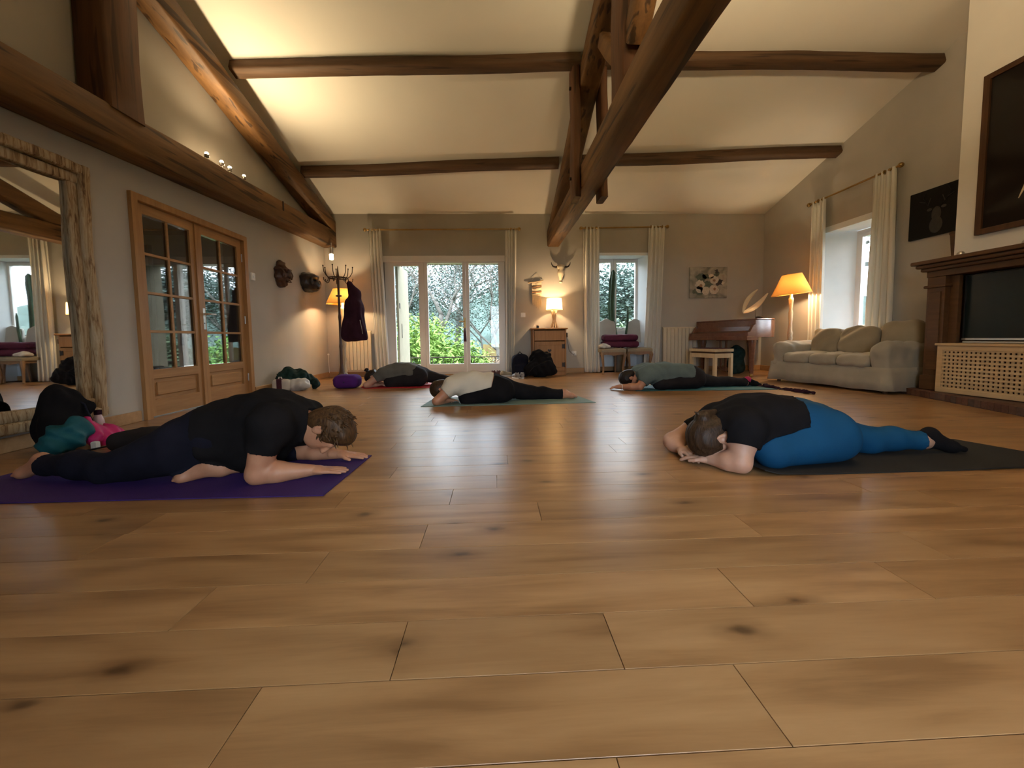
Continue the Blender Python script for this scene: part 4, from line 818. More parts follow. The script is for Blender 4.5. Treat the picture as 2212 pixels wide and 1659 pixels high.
part('offshoot', cactus([(2.60, 8.14, .38), (2.70, 8.16, .7), (2.745, 8.17, 1.0), (2.752, 8.17, 1.25), (2.752, 8.17, 1.33)], [.02, .02, .018, .016, .005]), 'cactus_green', cc)

# ------------------------------------------------------------------ piano corner
pt = thing('flower_painting', 'unframed painting of white roses on the wall above the piano', 'painting', (4.305, BW, 1.78))
part('canvas', MB().box(3.925, 4.69, BW-.03, BW, 1.475, 2.085, c=.003), 'painting_ground', pt, smooth=False)
def blob(x, z, r, mat, nm, rag=.2, seed=0, dy=.0, sq=1):
    rg = random.Random(seed); q = [(x+r*(1+rg.uniform(-rag, rag))*math.cos(a), z+r*sq*(1+rg.uniform(-rag, rag))*math.sin(a)) for a in (2*PI*k/18 for k in range(18))]
    part(nm, MB().loft([[(a, BW-.0325-dy, b2) for a, b2 in q], [(a, BW-.029, b2) for a, b2 in q]]), mat, pt, smooth=False)
for i, (x, z, r, sq) in enumerate(((4.16, 1.88, .10, .8), (4.30, 1.75, .12, .6), (4.52, 1.78, .09, .7), (4.10, 1.60, .12, .5), (4.25, 1.9, .07, .8), (4.47, 1.95, .05, 1))): blob(x, z, r, 'paint_leaf' if i not in (2,) else 'paint_dark', 'painted_leaf', .35, i, .0, sq)
for i, (x, z, r) in enumerate(((4.13, 1.73, .095), (4.24, 1.62, .085), (4.42, 1.64, .09), (4.42, 1.83, .085), (4.12, 1.64, .07), (4.36, 1.90, .05))): blob(x, z, r, 'paint_petal', 'painted_rose', .16, 20+i, .001)
for i, (x, z, r) in enumerate(((4.15, 1.72, .03), (4.43, 1.65, .028), (4.42, 1.82, .028))): blob(x, z, r, 'paint_heart', 'painted_heart', .2, 40+i, .002)
blob(4.47, 2.0, .035, 'paint_dark', 'painted_butterfly', .5, 51, .001); blob(4.60, 1.77, .03, 'paint_petal', 'painted_bud', .3, 52, .001)

PM = Matrix(((-.20, .98, 0, 4.25), (.98, .20, 0, 6.35), (0, 0, 1, 0), (0, 0, 0, 1)))   # local a: along the keyboard, b: towards the tail
pn = thing('grand_piano', 'reddish brown grand piano with closed lid in the corner', 'piano', (4.6, 7.1, 0))
outl = [(0, 0), (0, .30), (.03, .40), (.12, .52), (.28, .64), (.46, .76), (.60, .90), (.70, 1.04), (.82, 1.18), (1.0, 1.27), (1.12, 1.25), (1.28, 1.18), (1.37, 1.04), (1.4, .9), (1.4, 0)]
part('case', MB(PM).prism(outl, 2, .68, .965), 'piano_wood', pn, ang=40, bevel=.004)
lid = [(a-.012 if a < .02 else a+.012 if a > 1.39 else a, b2+.01) for a, b2 in outl]
part('lid', MB(PM).prism(lid, 2, .967, .990), 'piano_wood', pn, ang=40, bevel=.004)
part('keybed', MB(PM).box(0, 1.4, -.16, .06, .63, .70, c=.006), 'piano_wood', pn, smooth=False)
part('cheek', MB(PM).prism([(-.15, .70), (.02, .70), (.02, .90), (-.03, .88), (-.10, .77), (-.15, .76)], 0, 0, .05), 'piano_wood', pn, smooth=False)
part('cheek', MB(PM).prism([(-.15, .70), (.02, .70), (.02, .90), (-.03, .88), (-.10, .77), (-.15, .76)], 0, 1.35, 1.4), 'piano_wood', pn, smooth=False)
part('fallboard', MB(PM).prism([(-.145, .70), (.02, .70), (.02, .86), (-.005, .86), (-.03, .79), (-.145, .755)], 0, .05, 1.35), 'piano_wood', pn, smooth=False)
for a, b2 in ((.12, .06), (1.28, .06), (1.1, 1.0)):
    lg = part('leg', MB(PM).tube([(a, b2, .68), (a, b2, .58), (a, b2, .5), (a, b2, .07)], [.06, .065, .05, .03], 8), 'piano_wood', pn, ang=60); part('caster', MB(PM).ball((a, b2, .035), .032, 10, 8), 'brass', lg)
ly = part('pedal_lyre', MB(PM).box(.62, .88, .02, .12, .62, .68).bar((.68, .06, .62), (.70, .06, .14), .03, .03).bar((.82, .06, .62), (.80, .06, .14), .03, .03).box(.62, .88, 0, .12, .08, .14), 'piano_wood', pn, smooth=False)
for a in (.70, .75, .80): part('pedal', MB(PM).box(a-.012, a+.012, -.12, .02, .085, .095), 'brass', ly, smooth=False)
BM = Matrix(((-.266, .964, 0, 3.74), (.964, .266, 0, 6.62), (0, 0, 1, 0), (0, 0, 0, 1)))
bn = thing('piano_bench', 'pale wooden piano bench on square legs in front of the piano', 'bench', (3.9, 6.95, 0))
part('seat_board', MB(BM).box(-.005, .60, -.005, .40, .435, .485, c=.004), 'bench_wood', bn, smooth=False); part('seat_pad', MB(BM).box(.03, .565, .03, .365, .485, .497, c=.005), 'cloth_maroon', bn, smooth=False)
part('shadow_gap', MB(BM).box(.02, .575, .02, .375, .405, .436), 'rack_wood', bn, smooth=False); part('apron', MB(BM).box(.005, .59, .005, .03, .33, .405, c=.003).box(.005, .59, .365, .39, .33, .405, c=.003).box(.005, .03, .03, .365, .33, .405, c=.003).box(.565, .59, .03, .365, .33, .405, c=.003), 'bench_wood', bn, smooth=False)  # dark strip stands in for the shaded gap under the seat board
for a in (0, .545):
    for b2 in (0, .345): part('leg', MB(BM).box(a, a+.05, b2, b2+.05, 0, .405, c=.003), 'bench_wood', bn, smooth=False)
fs_ = thing('feather_sculpture', 'pale double feather sculpture on a thin stand on the piano', 'sculpture', (4.88, 7.3, .99))
part('stand', MB().lathe((4.88, 7.3, .99), [(.05, 0), (.05, .012), (.008, .02)], 16).cyl((4.88, 7.3, 1.0), (4.88, 7.3, 1.30), .005, n=8), 'dark_iron', fs_)
def feather(p, q, wd, bend):
    p, q = Vector(p), Vector(q); d = (q-p); sd = Vector((d.z, 0, -d.x)).normalized(); L = []; n = 14
    rows = []
    for i in range(n+1):
        t = i/n; c = p+d*t+sd*bend*math.sin(PI*t); w_ = wd*math.sin(PI*min(1, t*.92+.04))**.7*(1-.25*t)+.002
        rows.append([tuple(c-sd*w_+Vector((0, .01, 0))), tuple(c-sd*w_*.5+Vector((0, -.004, 0))), tuple(c+Vector((0, -.016, 0))), tuple(c+sd*w_*.5+Vector((0, -.004, 0))), tuple(c+sd*w_+Vector((0, .01, 0))), tuple(c+Vector((0, .004, 0)))])
    return MB().loft(rows)
part('feather', feather((4.64, 7.3, 1.14), (4.91, 7.3, 1.56), .045, -.05), 'feather_white', fs_, ang=60); part('feather', feather((4.64, 7.29, 1.13), (5.10, 7.29, 1.485), .055, .05), 'feather_white', fs_, ang=60)
o = part('small_bowl', MB().lathe((4.70, 6.93, .99), [(.02, 0), (.05, .012), (.062, .04), (.05, .055), (.02, .06)], 18), 'black_plastic', org=(4.70, 6.93, .99)); T(o, 'small dark dome on the piano lid near the floor lamp', 'bowl')
s = SDF((4.2, 6.95, -.02), (4.75, 7.5, .62), .014); s.rbox((4.47, 7.2, .24), (.13, .10, .24), .06).ell((4.47, 7.18, .44), (.10, .08, .1), k=.05).floor().wrinkle(.006, 26, 6); T(soft('dark_bag', s, 'cloth_green_dark', org=(4.47, 7.2, 0)), 'dark bag standing under the piano', 'bag')

# ------------------------------------------------------------------ sofa
SM = Matrix(((.169, .986, 0, 4.30), (-.986, .169, 0, 6.03), (0, 0, 1, 0), (0, 0, 0, 1))); SR = [(.169, -.986, 0), (.986, .169, 0), (0, 0, 1)]
SW = lambda a, b2, z: tuple(SM @ Vector((a, b2, z)))
LEN = 1.62
sf = thing('sofa', 'beige slipcovered sofa with loose cushions under the window', 'sofa', (4.9, 5.3, 0))
def skirt(a0, a1, b0, b1, z0, z1):
    rings = []; n = 120; per = 2*((a1-a0)+(b1-b0))
    for z, fl in ((z1, 0), (z1-.06, .004), (.16, .016), (z0, .03)):
        r_ = []
        for i in range(n):
            d = per*i/n
            if d < a1-a0: p, nn = (a0+d, b0), (0, -1)
            elif d < a1-a0+b1-b0: p, nn = (a1, b0+d-(a1-a0)), (1, 0)
            elif d < 2*(a1-a0)+b1-b0: p, nn = (a1-(d-(a1-a0)-(b1-b0)), b1), (0, 1)
            else: p, nn = (a0, b1-(d-2*(a1-a0)-(b1-b0))), (-1, 0)
            cn = min(abs(p[0]-a0)+abs(p[1]-b0), abs(p[0]-a1)+abs(p[1]-b0)); pl = .5+1.6*math.exp(-cn*9)
            wv_ = fl*(pl+.5*math.sin(d*17)*(.3+pl*.5)+.25*math.sin(d*41))
            r_.append((p[0]+nn[0]*wv_, p[1]+nn[1]*wv_, z+(.006*math.sin(d*9) if z == z0 else 0)))
        rings.append(r_)
    return MB(SM).loft(rings)
part('skirt', skirt(0, LEN, 0, .84, .035, .31), 'linen_beige', sf, ang=180)
for a, b2 in ((.08, .08), (LEN-.08, .08), (.08, .76), (LEN-.08, .76)): part('foot', MB(SM).lathe((a, b2, 0), [(.022, 0), (.03, .05), (.03, .07)], 12), 'rack_wood', sf)
s = SDF((3.9, 4.1, .2), (5.6, 6.6, .95), .016)
def sofa_piece(nm, prims, mat, wr=.004, fr=14, seed=0, h=.014):
    pts = [np.array(SW(*p[1])) for p in prims]; m_ = .55
    s = SDF(np.min(pts, 0)-m_, np.max(pts, 0)+m_, h)
    for p in prims:
        if p[0] == 'box': s.rbox(SW(*p[1]), p[2], p[3], SR, k=p[4])
        elif p[0] == 'cap': s.cap(SW(*p[1]), SW(*p[2]), p[3], p[3], k=p[4])
        else: s.ell(SW(*p[1]), p[2], SR, k=p[3])
    s.wrinkle(wr, fr, seed); return soft(nm, s, mat, sf)
for a, sd in ((.11, 1), (LEN-.11, 2)):
    sofa_piece('arm', [('box', (a, .42, .40), (.10, .42, .17), .04, .03), ('cap', (a, .06, .515), (a, .78, .515), .105, .03)], 'linen_beige', .006, 24, sd)
sofa_piece('back_frame', [('box', (LEN/2, .75, .48), (LEN/2-.02, .10, .30), .08, .03)], 'linen_beige', .004, 14, 3)
for i in range(3): sofa_piece('seat_cushion', [('box', (.215+.397*(i+.5), .32, .375), (.197, .36, .075), .06, .03), ('ell', (.215+.397*(i+.5), .3, .40), (.17, .3, .07), .04)], 'linen_beige', .005, 30, 10+i)
def back_cushion(a, b2, z, w_, h_, tilt, sd):
    M = SM @ Matrix.Translation((a, b2, z)) @ Matrix.Rotation(tilt, 4, 'X') @ Matrix.Rotation(.06*(sd-20), 4, 'Y'); R = [tuple(M.to_3x3().col[i]) for i in range(3)]; c = np.array(M.translation)
    s = SDF(c-.5, c+.5, .013); s.rbox(c, (w_, .09, h_), .07, R, k=0).ell(c, (w_*.85, .13, h_*.85), R, k=.05); s.wrinkle(.009, 24, sd); return soft('back_cushion', s, 'cushion_beige', sf)
back_cushion(.43, .56, .60, .215, .19, -.25, 20); back_cushion(.87, .55, .615, .23, .20, -.28, 21); back_cushion(1.33, .62, .66, .22, .21, -.15, 19)

# ------------------------------------------------------------------ fireplace wall
mb = MB().box(5.0, RW, 1.7, 4.19, 1.5, 5.0).box(5.32, RW, 1.7, 4.19, 0, 1.5); struct('wall_chimney', mb, 'wall_white', smooth=False)
dp = thing('deer_picture', 'black picture of a stag head on the wall beside the chimney', 'picture', (RW, 4.75, 2.2))
part('panel', MB().box(RW-.03, RW, 4.40, 5.08, 1.91, 2.495, c=.003), 'picture_black', dp, smooth=False)
X = RW-.032; dz = lambda y, z: (X, y, z)
part('stag_print', MB().ball((X, 4.76, 2.17), (.003, .055, .09)).ball((X, 4.76, 2.04), (.003, .075, .10)).ball((X, 4.68, 2.24), (.003, .03, .018)).ball((X, 4.84, 2.24), (.003, .03, .018)).tube([dz(4.73, 2.25), dz(4.66, 2.31), dz(4.61, 2.40), dz(4.64, 2.46)], .006, 6, .3).tube([dz(4.79, 2.25), dz(4.87, 2.31), dz(4.92, 2.40), dz(4.89, 2.46)], .006, 6, .3).tube([dz(4.64, 2.34), dz(4.57, 2.37)], .005, 6).tube([dz(4.89, 2.34), dz(4.96, 2.37)], .005, 6).tube([dz(4.67, 2.30), dz(4.70, 2.38)], .005, 6).tube([dz(4.86, 2.30), dz(4.83, 2.38)], .005, 6), 'deer_grey', dp)
fp = thing('framed_glass_picture', 'large dark framed picture under glossy glass on the chimney breast', 'picture', (5.0, 3.3, 1.7))
part('frame', frame_rect(MB(), 1, 2.55, 3.985, 1.71, 3.28, .055, 4.955, 5.0), 'rack_wood', fp, smooth=False)
part('glass', MB().box(4.975, 4.995, 2.60, 3.935, 1.76, 3.23), 'glass_dark', fp, smooth=False)
part('pale_stroke', MB().tube([(4.974, 3.66, 1.98), (4.974, 3.62, 2.08), (4.974, 3.585, 2.2), (4.974, 3.57, 2.34)], [.004, .012, .014, .006], 8, .3), 'bone', fp)
mt_ = thing('fireplace_surround', 'brown wooden fireplace surround with a wide mantel shelf framing the screen', 'fireplace', (5.1, 3.3, 0))
part('mantel_shelf', MB().box(4.77, RW-.003, 1.65, 4.43, 1.475, 1.515, c=.006).box(4.80, RW-.003, 1.68, 4.40, 1.435, 1.475, c=.01).box(4.84, RW-.003, 1.72, 4.38, 1.40, 1.435, c=.008), 'mantel_wood', mt_, smooth=False)
part('frieze', MB().box(4.89, 5.30, 1.76, 4.355, 1.335, 1.40, c=.004), 'mantel_wood', mt_, smooth=False)
for ya, yb in ((4.17, 4.35), (1.76, 1.94)):
    pl = part('pilaster', MB().box(4.90, RW-.003, ya, yb, .075, 1.335, c=.004), 'mantel_wood', mt_, smooth=False)
    part('capital', MB().box(4.875, 5.2, ya-.02, yb+.02, 1.215, 1.245, c=.006), 'mantel_wood', pl, smooth=False); part('panel', MB().box(4.888, 4.905, ya+.035, yb-.035, .3, 1.17, c=.006), 'mantel_wood', pl, smooth=False); part('plinth', MB().box(4.88, 5.2, ya-.015, yb+.015, .075, .24, c=.006), 'mantel_wood', pl, smooth=False)
part('inner_moulding', MB().box(4.96, 5.0, 4.09, 4.17, .075, 1.335, c=.006).box(4.96, 5.0, 1.94, 2.02, .075, 1.335, c=.006), 'mantel_wood', mt_, smooth=False, each=True)
part('recess_back', MB().box(5.30, 5.318, 1.94, 4.17, .075, 1.335), 'mantel_wood', mt_, smooth=False)
tv = thing('television', 'flat dark television standing inside the fireplace surround', 'television', (5.05, 3.4, .6))
part('bezel', frame_rect(MB(), 1, 2.72, 4.085, .645, 1.325, .012, 5.02, 5.055), 'black_plastic', tv, smooth=False); part('screen', MB().box(5.028, 5.05, 2.73, 4.075, .655, 1.315), 'screen_dark', tv, smooth=False)
part('bottom_bar', MB().box(5.015, 5.05, 2.72, 4.085, .635, .655), 'steel', tv, smooth=False); part('stand', MB().box(4.95, 5.15, 3.1, 3.7, .605, .617).box(5.03, 5.06, 3.33, 3.47, .615, .65), 'black_plastic', tv, smooth=False)
sbx = part('soundbar', MB().box(4.86, 4.93, 3.15, 3.95, .606, .628, c=.006), 'steel', org=(4.9, 3.5, .606)); T(sbx, 'slim grey bar lying in front of the television on the lattice cabinet', 'soundbar')
lc = thing('lattice_cabinet', 'low pale wooden cabinet with a lattice front of square holes on the hearth', 'cabinet', (5.0, 3.3, .075))
part('top', MB().box(4.80, 5.28, 2.42, 4.155, .578, .604, c=.004), 'birch_wood', lc, smooth=False)
part('frame', frame_rect(MB(), 1, 2.45, 4.14, .075, .578, .05, 4.815, 4.845, .05), 'birch_wood', lc, smooth=False)
part('side', MB().box(4.845, 5.25, 4.115, 4.14, .075, .578).box(4.845, 5.25, 2.45, 2.475, .075, .578), 'birch_wood', lc, smooth=False, each=True); part('inside', MB().box(4.90, 4.91, 2.48, 4.11, .08, .575), 'mantel_wood', lc, smooth=False)
pv = (4.09-2.50)/41; b0 = None
for i in range(42):
    o = part('slat', MB().box(4.828, 4.836, 2.50-.0105, 2.50+.0105, .12, .535), 'birch_wood', lc, smooth=False) if b0 is None else dup(b0, lc, (0, i*pv, 0)); b0 = b0 or o
ph_ = (.528-.125)/10; b0 = None
for i in range(11):
    o = part('cross_slat', MB().box(4.820, 4.828, 2.49, 4.10, .125-.0105, .125+.0105), 'birch_wood', lc, smooth=False) if b0 is None else dup(b0, lc, (0, 0, i*ph_)); b0 = b0 or o
hr = thing('brick_hearth', 'low hearth edged with upright red bricks in front of the fireplace', 'hearth', (4.9, 3.4, 0))
hp = [(4.95, 4.62), (4.22, 2.08), (5.30, 2.08), (5.30, 4.62)]
part('hearth_slab', MB().prism(hp, 2, 0, .066), 'brick_red', hr, smooth=False)
A, B = Vector((4.93, 4.62, 0)), Vector((4.20, 2.08, 0)); dA = (B-A).normalized(); nb = int((B-A).length/.068); rz = math.atan2(dA.y, dA.x); b0 = None
for i in range(nb):
    c = A+dA*(.034+.068*i)
    if b0 is None:
        b0 = o = part('brick', MB().box(-.0325, .0325, -.055, .055, 0, .074, c=.003), 'brick_red', hr, smooth=False); o.data.transform(Matrix.Translation(ORG[hr.name]))
    else: o = dup(b0, hr)
    o.location = c-ORG[hr.name]+Vector((0, 0, random.uniform(-.002, .002))); o.rotation_euler = (0, 0, rz+random.uniform(-.02, .02))
o = part('wooden_vase', MB().loft([[(5.2+a*w_, 4.28+b2*w_*.7, z) for a, b2 in ((-1, -1), (1, -1), (1, 1), (-1, 1))] for w_, z in ((.065, 1.515), (.075, 1.65), (.085, 1.80), (.09, 1.815), (.09, 1.84))]), 'mantel_wood', org=(5.2, 4.28, 1.515), smooth=False); T(o, 'square tapered wooden vase on the mantel shelf beside the chimney breast', 'vase')
for yy, lab in ((4.02, 'small glass ornament on the mantel shelf under the framed picture corner'), (3.50, 'small grey ornament on the mantel shelf at the picture edge')):
    o = part('ornament', MB().lathe((4.87, yy, 1.515), [(.03, 0), (.032, .02), (.026, .035), (.012, .045)], 14), 'steel', org=(4.87, yy, 1.515)); T(o, lab, 'ornament')
# strap on the floor by the sofa
pts = [(3.66, 5.36, .012), (3.70, 5.28, .02), (3.685, 5.2, .035), (3.72, 5.12, .02), (3.73, 5.0, .014), (3.76, 4.88, .02), (3.74, 4.78, .03), (3.79, 4.70, .016), (3.76, 4.64, .03), (3.80, 4.57, .02)]
s = SDF((3.5, 4.4, -.02), (3.95, 5.55, .12), .007)
for (p, q, ra, rb) in zip(pts[:-1], pts[1:], [.02, .032, .03, .018, .016, .022, .02, .03, .03], [.032, .03, .018, .016, .022, .02, .03, .03, .02]): s.cap((p[0], p[1], p[2]*.6), (q[0], q[1], q[2]*.6), ra, rb, k=.01)
s.floor().wrinkle(.006, 85, 21); o = soft('yoga_strap', s, 'cloth_plum_dark', org=(3.73, 5, 0)); T(o, 'dark crumpled yoga strap on the floor before the sofa', 'strap')

# ------------------------------------------------------------------ belongings along the left wall
s = SDF((-3.20, 2.35, -.02), (-2.6, 3.05, .5), .012); s.ell((-3.0, 2.83, .19), (.13, .12, .20), k=0).ell((-2.99, 2.84, .33), (.09, .09, .10), k=.05).cap((-2.93, 2.75, .1), (-2.91, 2.90, .27), .06, .055, k=.06).floor().plane((LW+.10, 0, 0), (-1, 0, 0)).wrinkle(.010, 42, 11)
bk_ = T(soft('black_bag', s, 'cloth_black', org=(-3.0, 2.74, 0)), 'big black bag heaped against the mirror frame', 'bag')
part('strap', MB().tube([(-2.92, 2.84, .36), (-2.86, 2.87, .30), (-2.83, 2.88, .18)], .012, 6, .4), 'cloth_navy', bk_)
s = SDF((-3.1, 2.32, -.02), (-2.6, 2.97, .3), .011); s.ell((-2.85, 2.69, .085), (.085, .12, .09), k=0).ell((-2.82, 2.76, .14), (.06, .09, .085), k=.05).floor().wrinkle(.009, 55, 12)
tb_ = T(soft('teal_bag', s, 'cloth_teal', org=(-2.87, 2.65, 0)), 'teal fabric bag lying in front of the black bag', 'bag'); part('strap', MB().tube([(-2.80, 2.54, .012), (-2.74, 2.70, .01), (-2.68, 2.80, .012), (-2.62, 2.86, .01)], .012, 6, .4), 'cloth_black', tb_)
s = SDF((-3.02, 2.72, -.02), (-2.55, 3.2, .3), .01); s.ell((-2.82, 2.94, .06), (.08, .13, .07), k=0).cap((-2.84, 2.89, .12), (-2.86, 2.87, .18), .05, .03, k=.05).cap((-2.80, 3.0, .05), (-2.75, 3.06, .03), .05, .015, k=.04).floor().wrinkle(.008, 60, 13)
T(soft('pink_bag', s, 'cloth_pink', org=(-2.82, 2.94, 0)), 'shiny pink pouch on the floor beside the teal bag', 'bag')
bt = thing('water_bottle', 'clear water bottle with dark cap standing behind the pink pouch', 'bottle', (-2.97, 3.07, 0)); part('body', MB().lathe((-2.97, 3.07, 0), [(.02, 0), (.034, .006), (.035, .12), (.033, .15), (.02, .185), (.016, .19)], 18), 'bottle_clear', bt); part('cap', MB().lathe((-2.97, 3.07, .19), [(.022, 0), (.023, .03), (.015, .034)], 16), 'cloth_plum_dark', bt)
o = part('white_tube', MB().box(-2.745, -2.71, 2.77, 2.80, 0, .055, c=.006), 'paper_white', org=(-2.73, 2.785, 0)); T(o, 'little white box standing before the pink pouch', 'box')
s = SDF((-2.7, 2.6, -.02), (-2.1, 3.1, .2), .011); s.rbox((-2.39, 2.82, .06), (.19, .15, .06), .055).ell((-2.39, 2.82, .08), (.16, .12, .055), k=.03).floor().wrinkle(.002, 26, 14)
T(soft('meditation_cushion', s, 'cloth_charcoal', org=(-2.39, 2.82, 0)), 'flat charcoal cushion on the floor behind the woman on the purple mat', 'cushion')
s = SDF((-3.26, 5.6, -.02), (-2.6, 6.35, .4), .011); s.ell((-3.08, 6.05, .14), (.15, .22, .18), k=0).ell((-2.95, 6.08, .18), (.16, .15, .10), k=.07).cap((-2.78, 6.1, .12), (-2.68, 6.05, .06), .06, .05, k=.05).floor().plane((LW+.02, 0, 0), (-1, 0, 0)).wrinkle(.011, 48, 15)
T(soft('dark_jacket', s, 'cloth_green_dark', org=(-3.05, 6.05, 0)), 'dark green crumpled jacket heaped on the floor behind the white bag', 'jacket')
wb = thing('sports_bag', 'white and maroon barrel bag lying on the floor by the door', 'bag', (-2.98, 5.84, 0))
cyl_ = []; n = 24
def barrel(x0, x1, r, mat, nm, par, sq=1.0):
    return part(nm, MB().tube([(x0, 5.84, r+.004), (x1, 5.84, r+.004)], [r, r*sq], n), mat, par)
s = SDF((-3.2, 5.7, -.02), (-2.6, 6.02, .26), .008); s.rbox((-3.06, 5.80, .088), (.125, .055, .088), .05); s.floor(); soft('end_panel', s, 'cloth_canvas', wb)
s = SDF((-3.2, 5.7, -.02), (-2.55, 6.1, .26), .009); s.ell((-2.85, 5.86, .08), (.16, .09, .085), k=0).cap((-2.95, 5.86, .09), (-2.78, 5.86, .10), .07, .06, k=.04).floor().wrinkle(.008, 50, 16); soft('body', s, 'cloth_silver', wb)
part('band', MB().box(-3.10, -3.03, 5.738, 5.748, .004, .175, c=.003).box(-3.10, -3.03, 5.74, 5.85, .172, .182, c=.003), 'cloth_maroon', wb, smooth=False); part('handle', MB().tube([(-3.09, 5.78, .17), (-3.08, 5.78, .205), (-3.05, 5.78, .205), (-3.04, 5.78, .17)], .009, 6), 'cloth_canvas', wb)
s = SDF((-2.55, 5.75, -.02), (-1.9, 6.45, .26), .011); s.rbox((-2.235, 6.08, .1), (.185, .15, .1), .085).wrinkle(.002, 22, 17).floor()
pc = T(soft('purple_cushion', s, 'purple_cushion', org=(-2.235, 6.08, 0)), 'plump purple meditation cushion at the foot of the coat rack', 'cushion'); part('tag', MB().ball((-2.235, 5.93, .10), (.012, .004, .008)), 'cloth_indigo', pc)
# ------------------------------------------------------------------ yoga mats
def yoga_mat(lab, corners, mat, wave=0, lift=0, nu=26, seed=0, curl=None):
    c = [Vector((*p, 0)) for p in corners]; nv = 8; g = [[], []]; rg = random.Random(seed); ph = rg.uniform(0, 6)
    for s_, zz in ((0, .0015), (1, .0065)):
        for j in range(nv+1):
            for i in range(nu+1):
                u, v_ = i/nu, j/nv; p = c[0].lerp(c[1], u).lerp(c[3].lerp(c[2], u), v_)
                z = zz+wave*max(0, math.sin(u*9+ph+v_*1.5))**2*(abs(v_-.5)*2)**2
                if curl and u < curl: z += .02*((curl-u)/curl)**2
                g[s_].append((p.x, p.y, z))
    W = nu+1; S = len(g[0]); fs = []
    for j in range(nv):
        for i in range(nu):
            a = j*W+i; fs += [(a, a+W, a+W+1, a+1), (S+a, S+a+1, S+a+W+1, S+a+W)]
    for i in range(nu):
        for a in (i, nv*W+i): fs.append((a, a+1, S+a+1, S+a))
    for j in range(nv):
        for a in (j*W, j*W+nu): fs.append((a, a+W, S+a+W, S+a))
    o = part('yoga_mat', (g[0]+g[1], fs), mat, ang=40, org=(c[0]+c[2])/2); return T(o, lab, 'yoga mat')
yoga_mat('purple yoga mat under the woman with short hair', [(-2.72, 1.86), (-.805, 1.832), (-.775, 2.46), (-2.69, 2.49)], 'mat_purple')
yoga_mat('black yoga mat under the woman in blue leggings', [(1.36, 1.925), (3.22, 1.925), (3.06, 2.50), (1.36, 2.52)], 'mat_black', .008, seed=3, curl=.05)
yoga_mat('sage green yoga mat under the person in the white shirt', [(-.80, 4.23), (1.09, 4.27), (.98, 4.84), (-.74, 4.86)], 'mat_sage')
yoga_mat('red yoga mat near the coat rack', [(-1.99, 5.92), (-.42, 5.87), (-.40, 6.50), (-2.02, 6.54)], 'mat_red', .003, curl=.03)
yoga_mat('teal yoga mat in front of the piano bench', [(1.84, 5.11), (3.68, 5.02), (3.72, 5.60), (1.88, 5.70)], 'mat_teal')

# ------------------------------------------------------------------ people
def npv(v): return np.array(v, float)
def unit(v): v = npv(v); return v/np.linalg.norm(v)
def hand_prims(wrist, d, up, thumb, curl=0.0, sc=1.0, spread=1.0):
    """palm, four fingers and thumb as capsules; d points along the hand, up is the back of the hand, thumb is the side the thumb leaves"""
    d, up = unit(d), unit(up); side = unit(np.cross(up, d)); th = side*thumb; w_ = npv(wrist); P = []
    pc = w_+d*.048*sc
    P.append(('ell', pc, (.052*sc, .040*sc, .0155*sc), (d, side, up), .018))
    P.append(('cap', w_-d*.045*sc, w_+d*.03*sc, .0275*sc, .022*sc, .02))
    lens = (.072, .082, .076, .060)
    for i, L in enumerate(lens):
        off = (.030-.020*i)*sc*spread; b = w_+d*(.084-.004*abs(i-1.3))*sc+th*off; dd = unit(d+th*(.12-.085*i)*spread); L *= sc; r = (.0092, .0096, .0090, .0080)[i]*sc
        a1 = curl; p1 = b+(dd*math.cos(a1*.5)-up*math.sin(a1*.5))*L*.42; p2 = p1+(dd*math.cos(a1*1.2)-up*math.sin(a1*1.2))*L*.32; p3 = p2+(dd*math.cos(a1*1.7)-up*math.sin(a1*1.7))*L*.26
        P += [('cap', b-dd*.02, b, r*1.05, r*1.05, .008), ('cap', b, p1, r*1.05, r, .003), ('cap', p1, p2, r, r*.92, .002), ('cap', p2, p3, r*.92, r*.75, .002)]
    b = w_+d*.026*sc+th*.026*sc; p1 = b+unit(d*.75+th*.65-up*.15)*.036*sc; p2 = p1+unit(d*.95+th*.3-up*.2)*.030*sc
    P += [('cap', w_+d*.012*sc+th*.012*sc, b, .014*sc, .0135*sc, .015), ('cap', b, p1, .0125*sc, .0105*sc, .006), ('cap', p1, p2, .0105*sc, .0085*sc, .003)]
    return P
def foot_prims(ankle, heel, ball, toe, side, sc=1.0):
    """foot from ankle through heel and ball to five toes; side points towards the big toe"""
    a, h, b, t = map(npv, (ankle, heel, ball, toe)); d = unit(t-b); sd = unit(side); P = [('cap', a, h, .034*sc, .031*sc, .03), ('cap', h, b, .031*sc, .026*sc, .03), ('cap', a, b, .03*sc, .026*sc, .03), ('cap', b-sd*.022*sc, b+sd*.022*sc, .019*sc, .022*sc, .03)]
    for i in range(5):
        o = sd*(.030-.015*i)*sc; r = (.0125, .0098, .0092, .0086, .008)[i]*sc; L = (.052, .05, .045, .038, .03)[i]*sc
        P.append(('cap', b+o, b+o+d*L, r*1.15, r, .006))
    return P
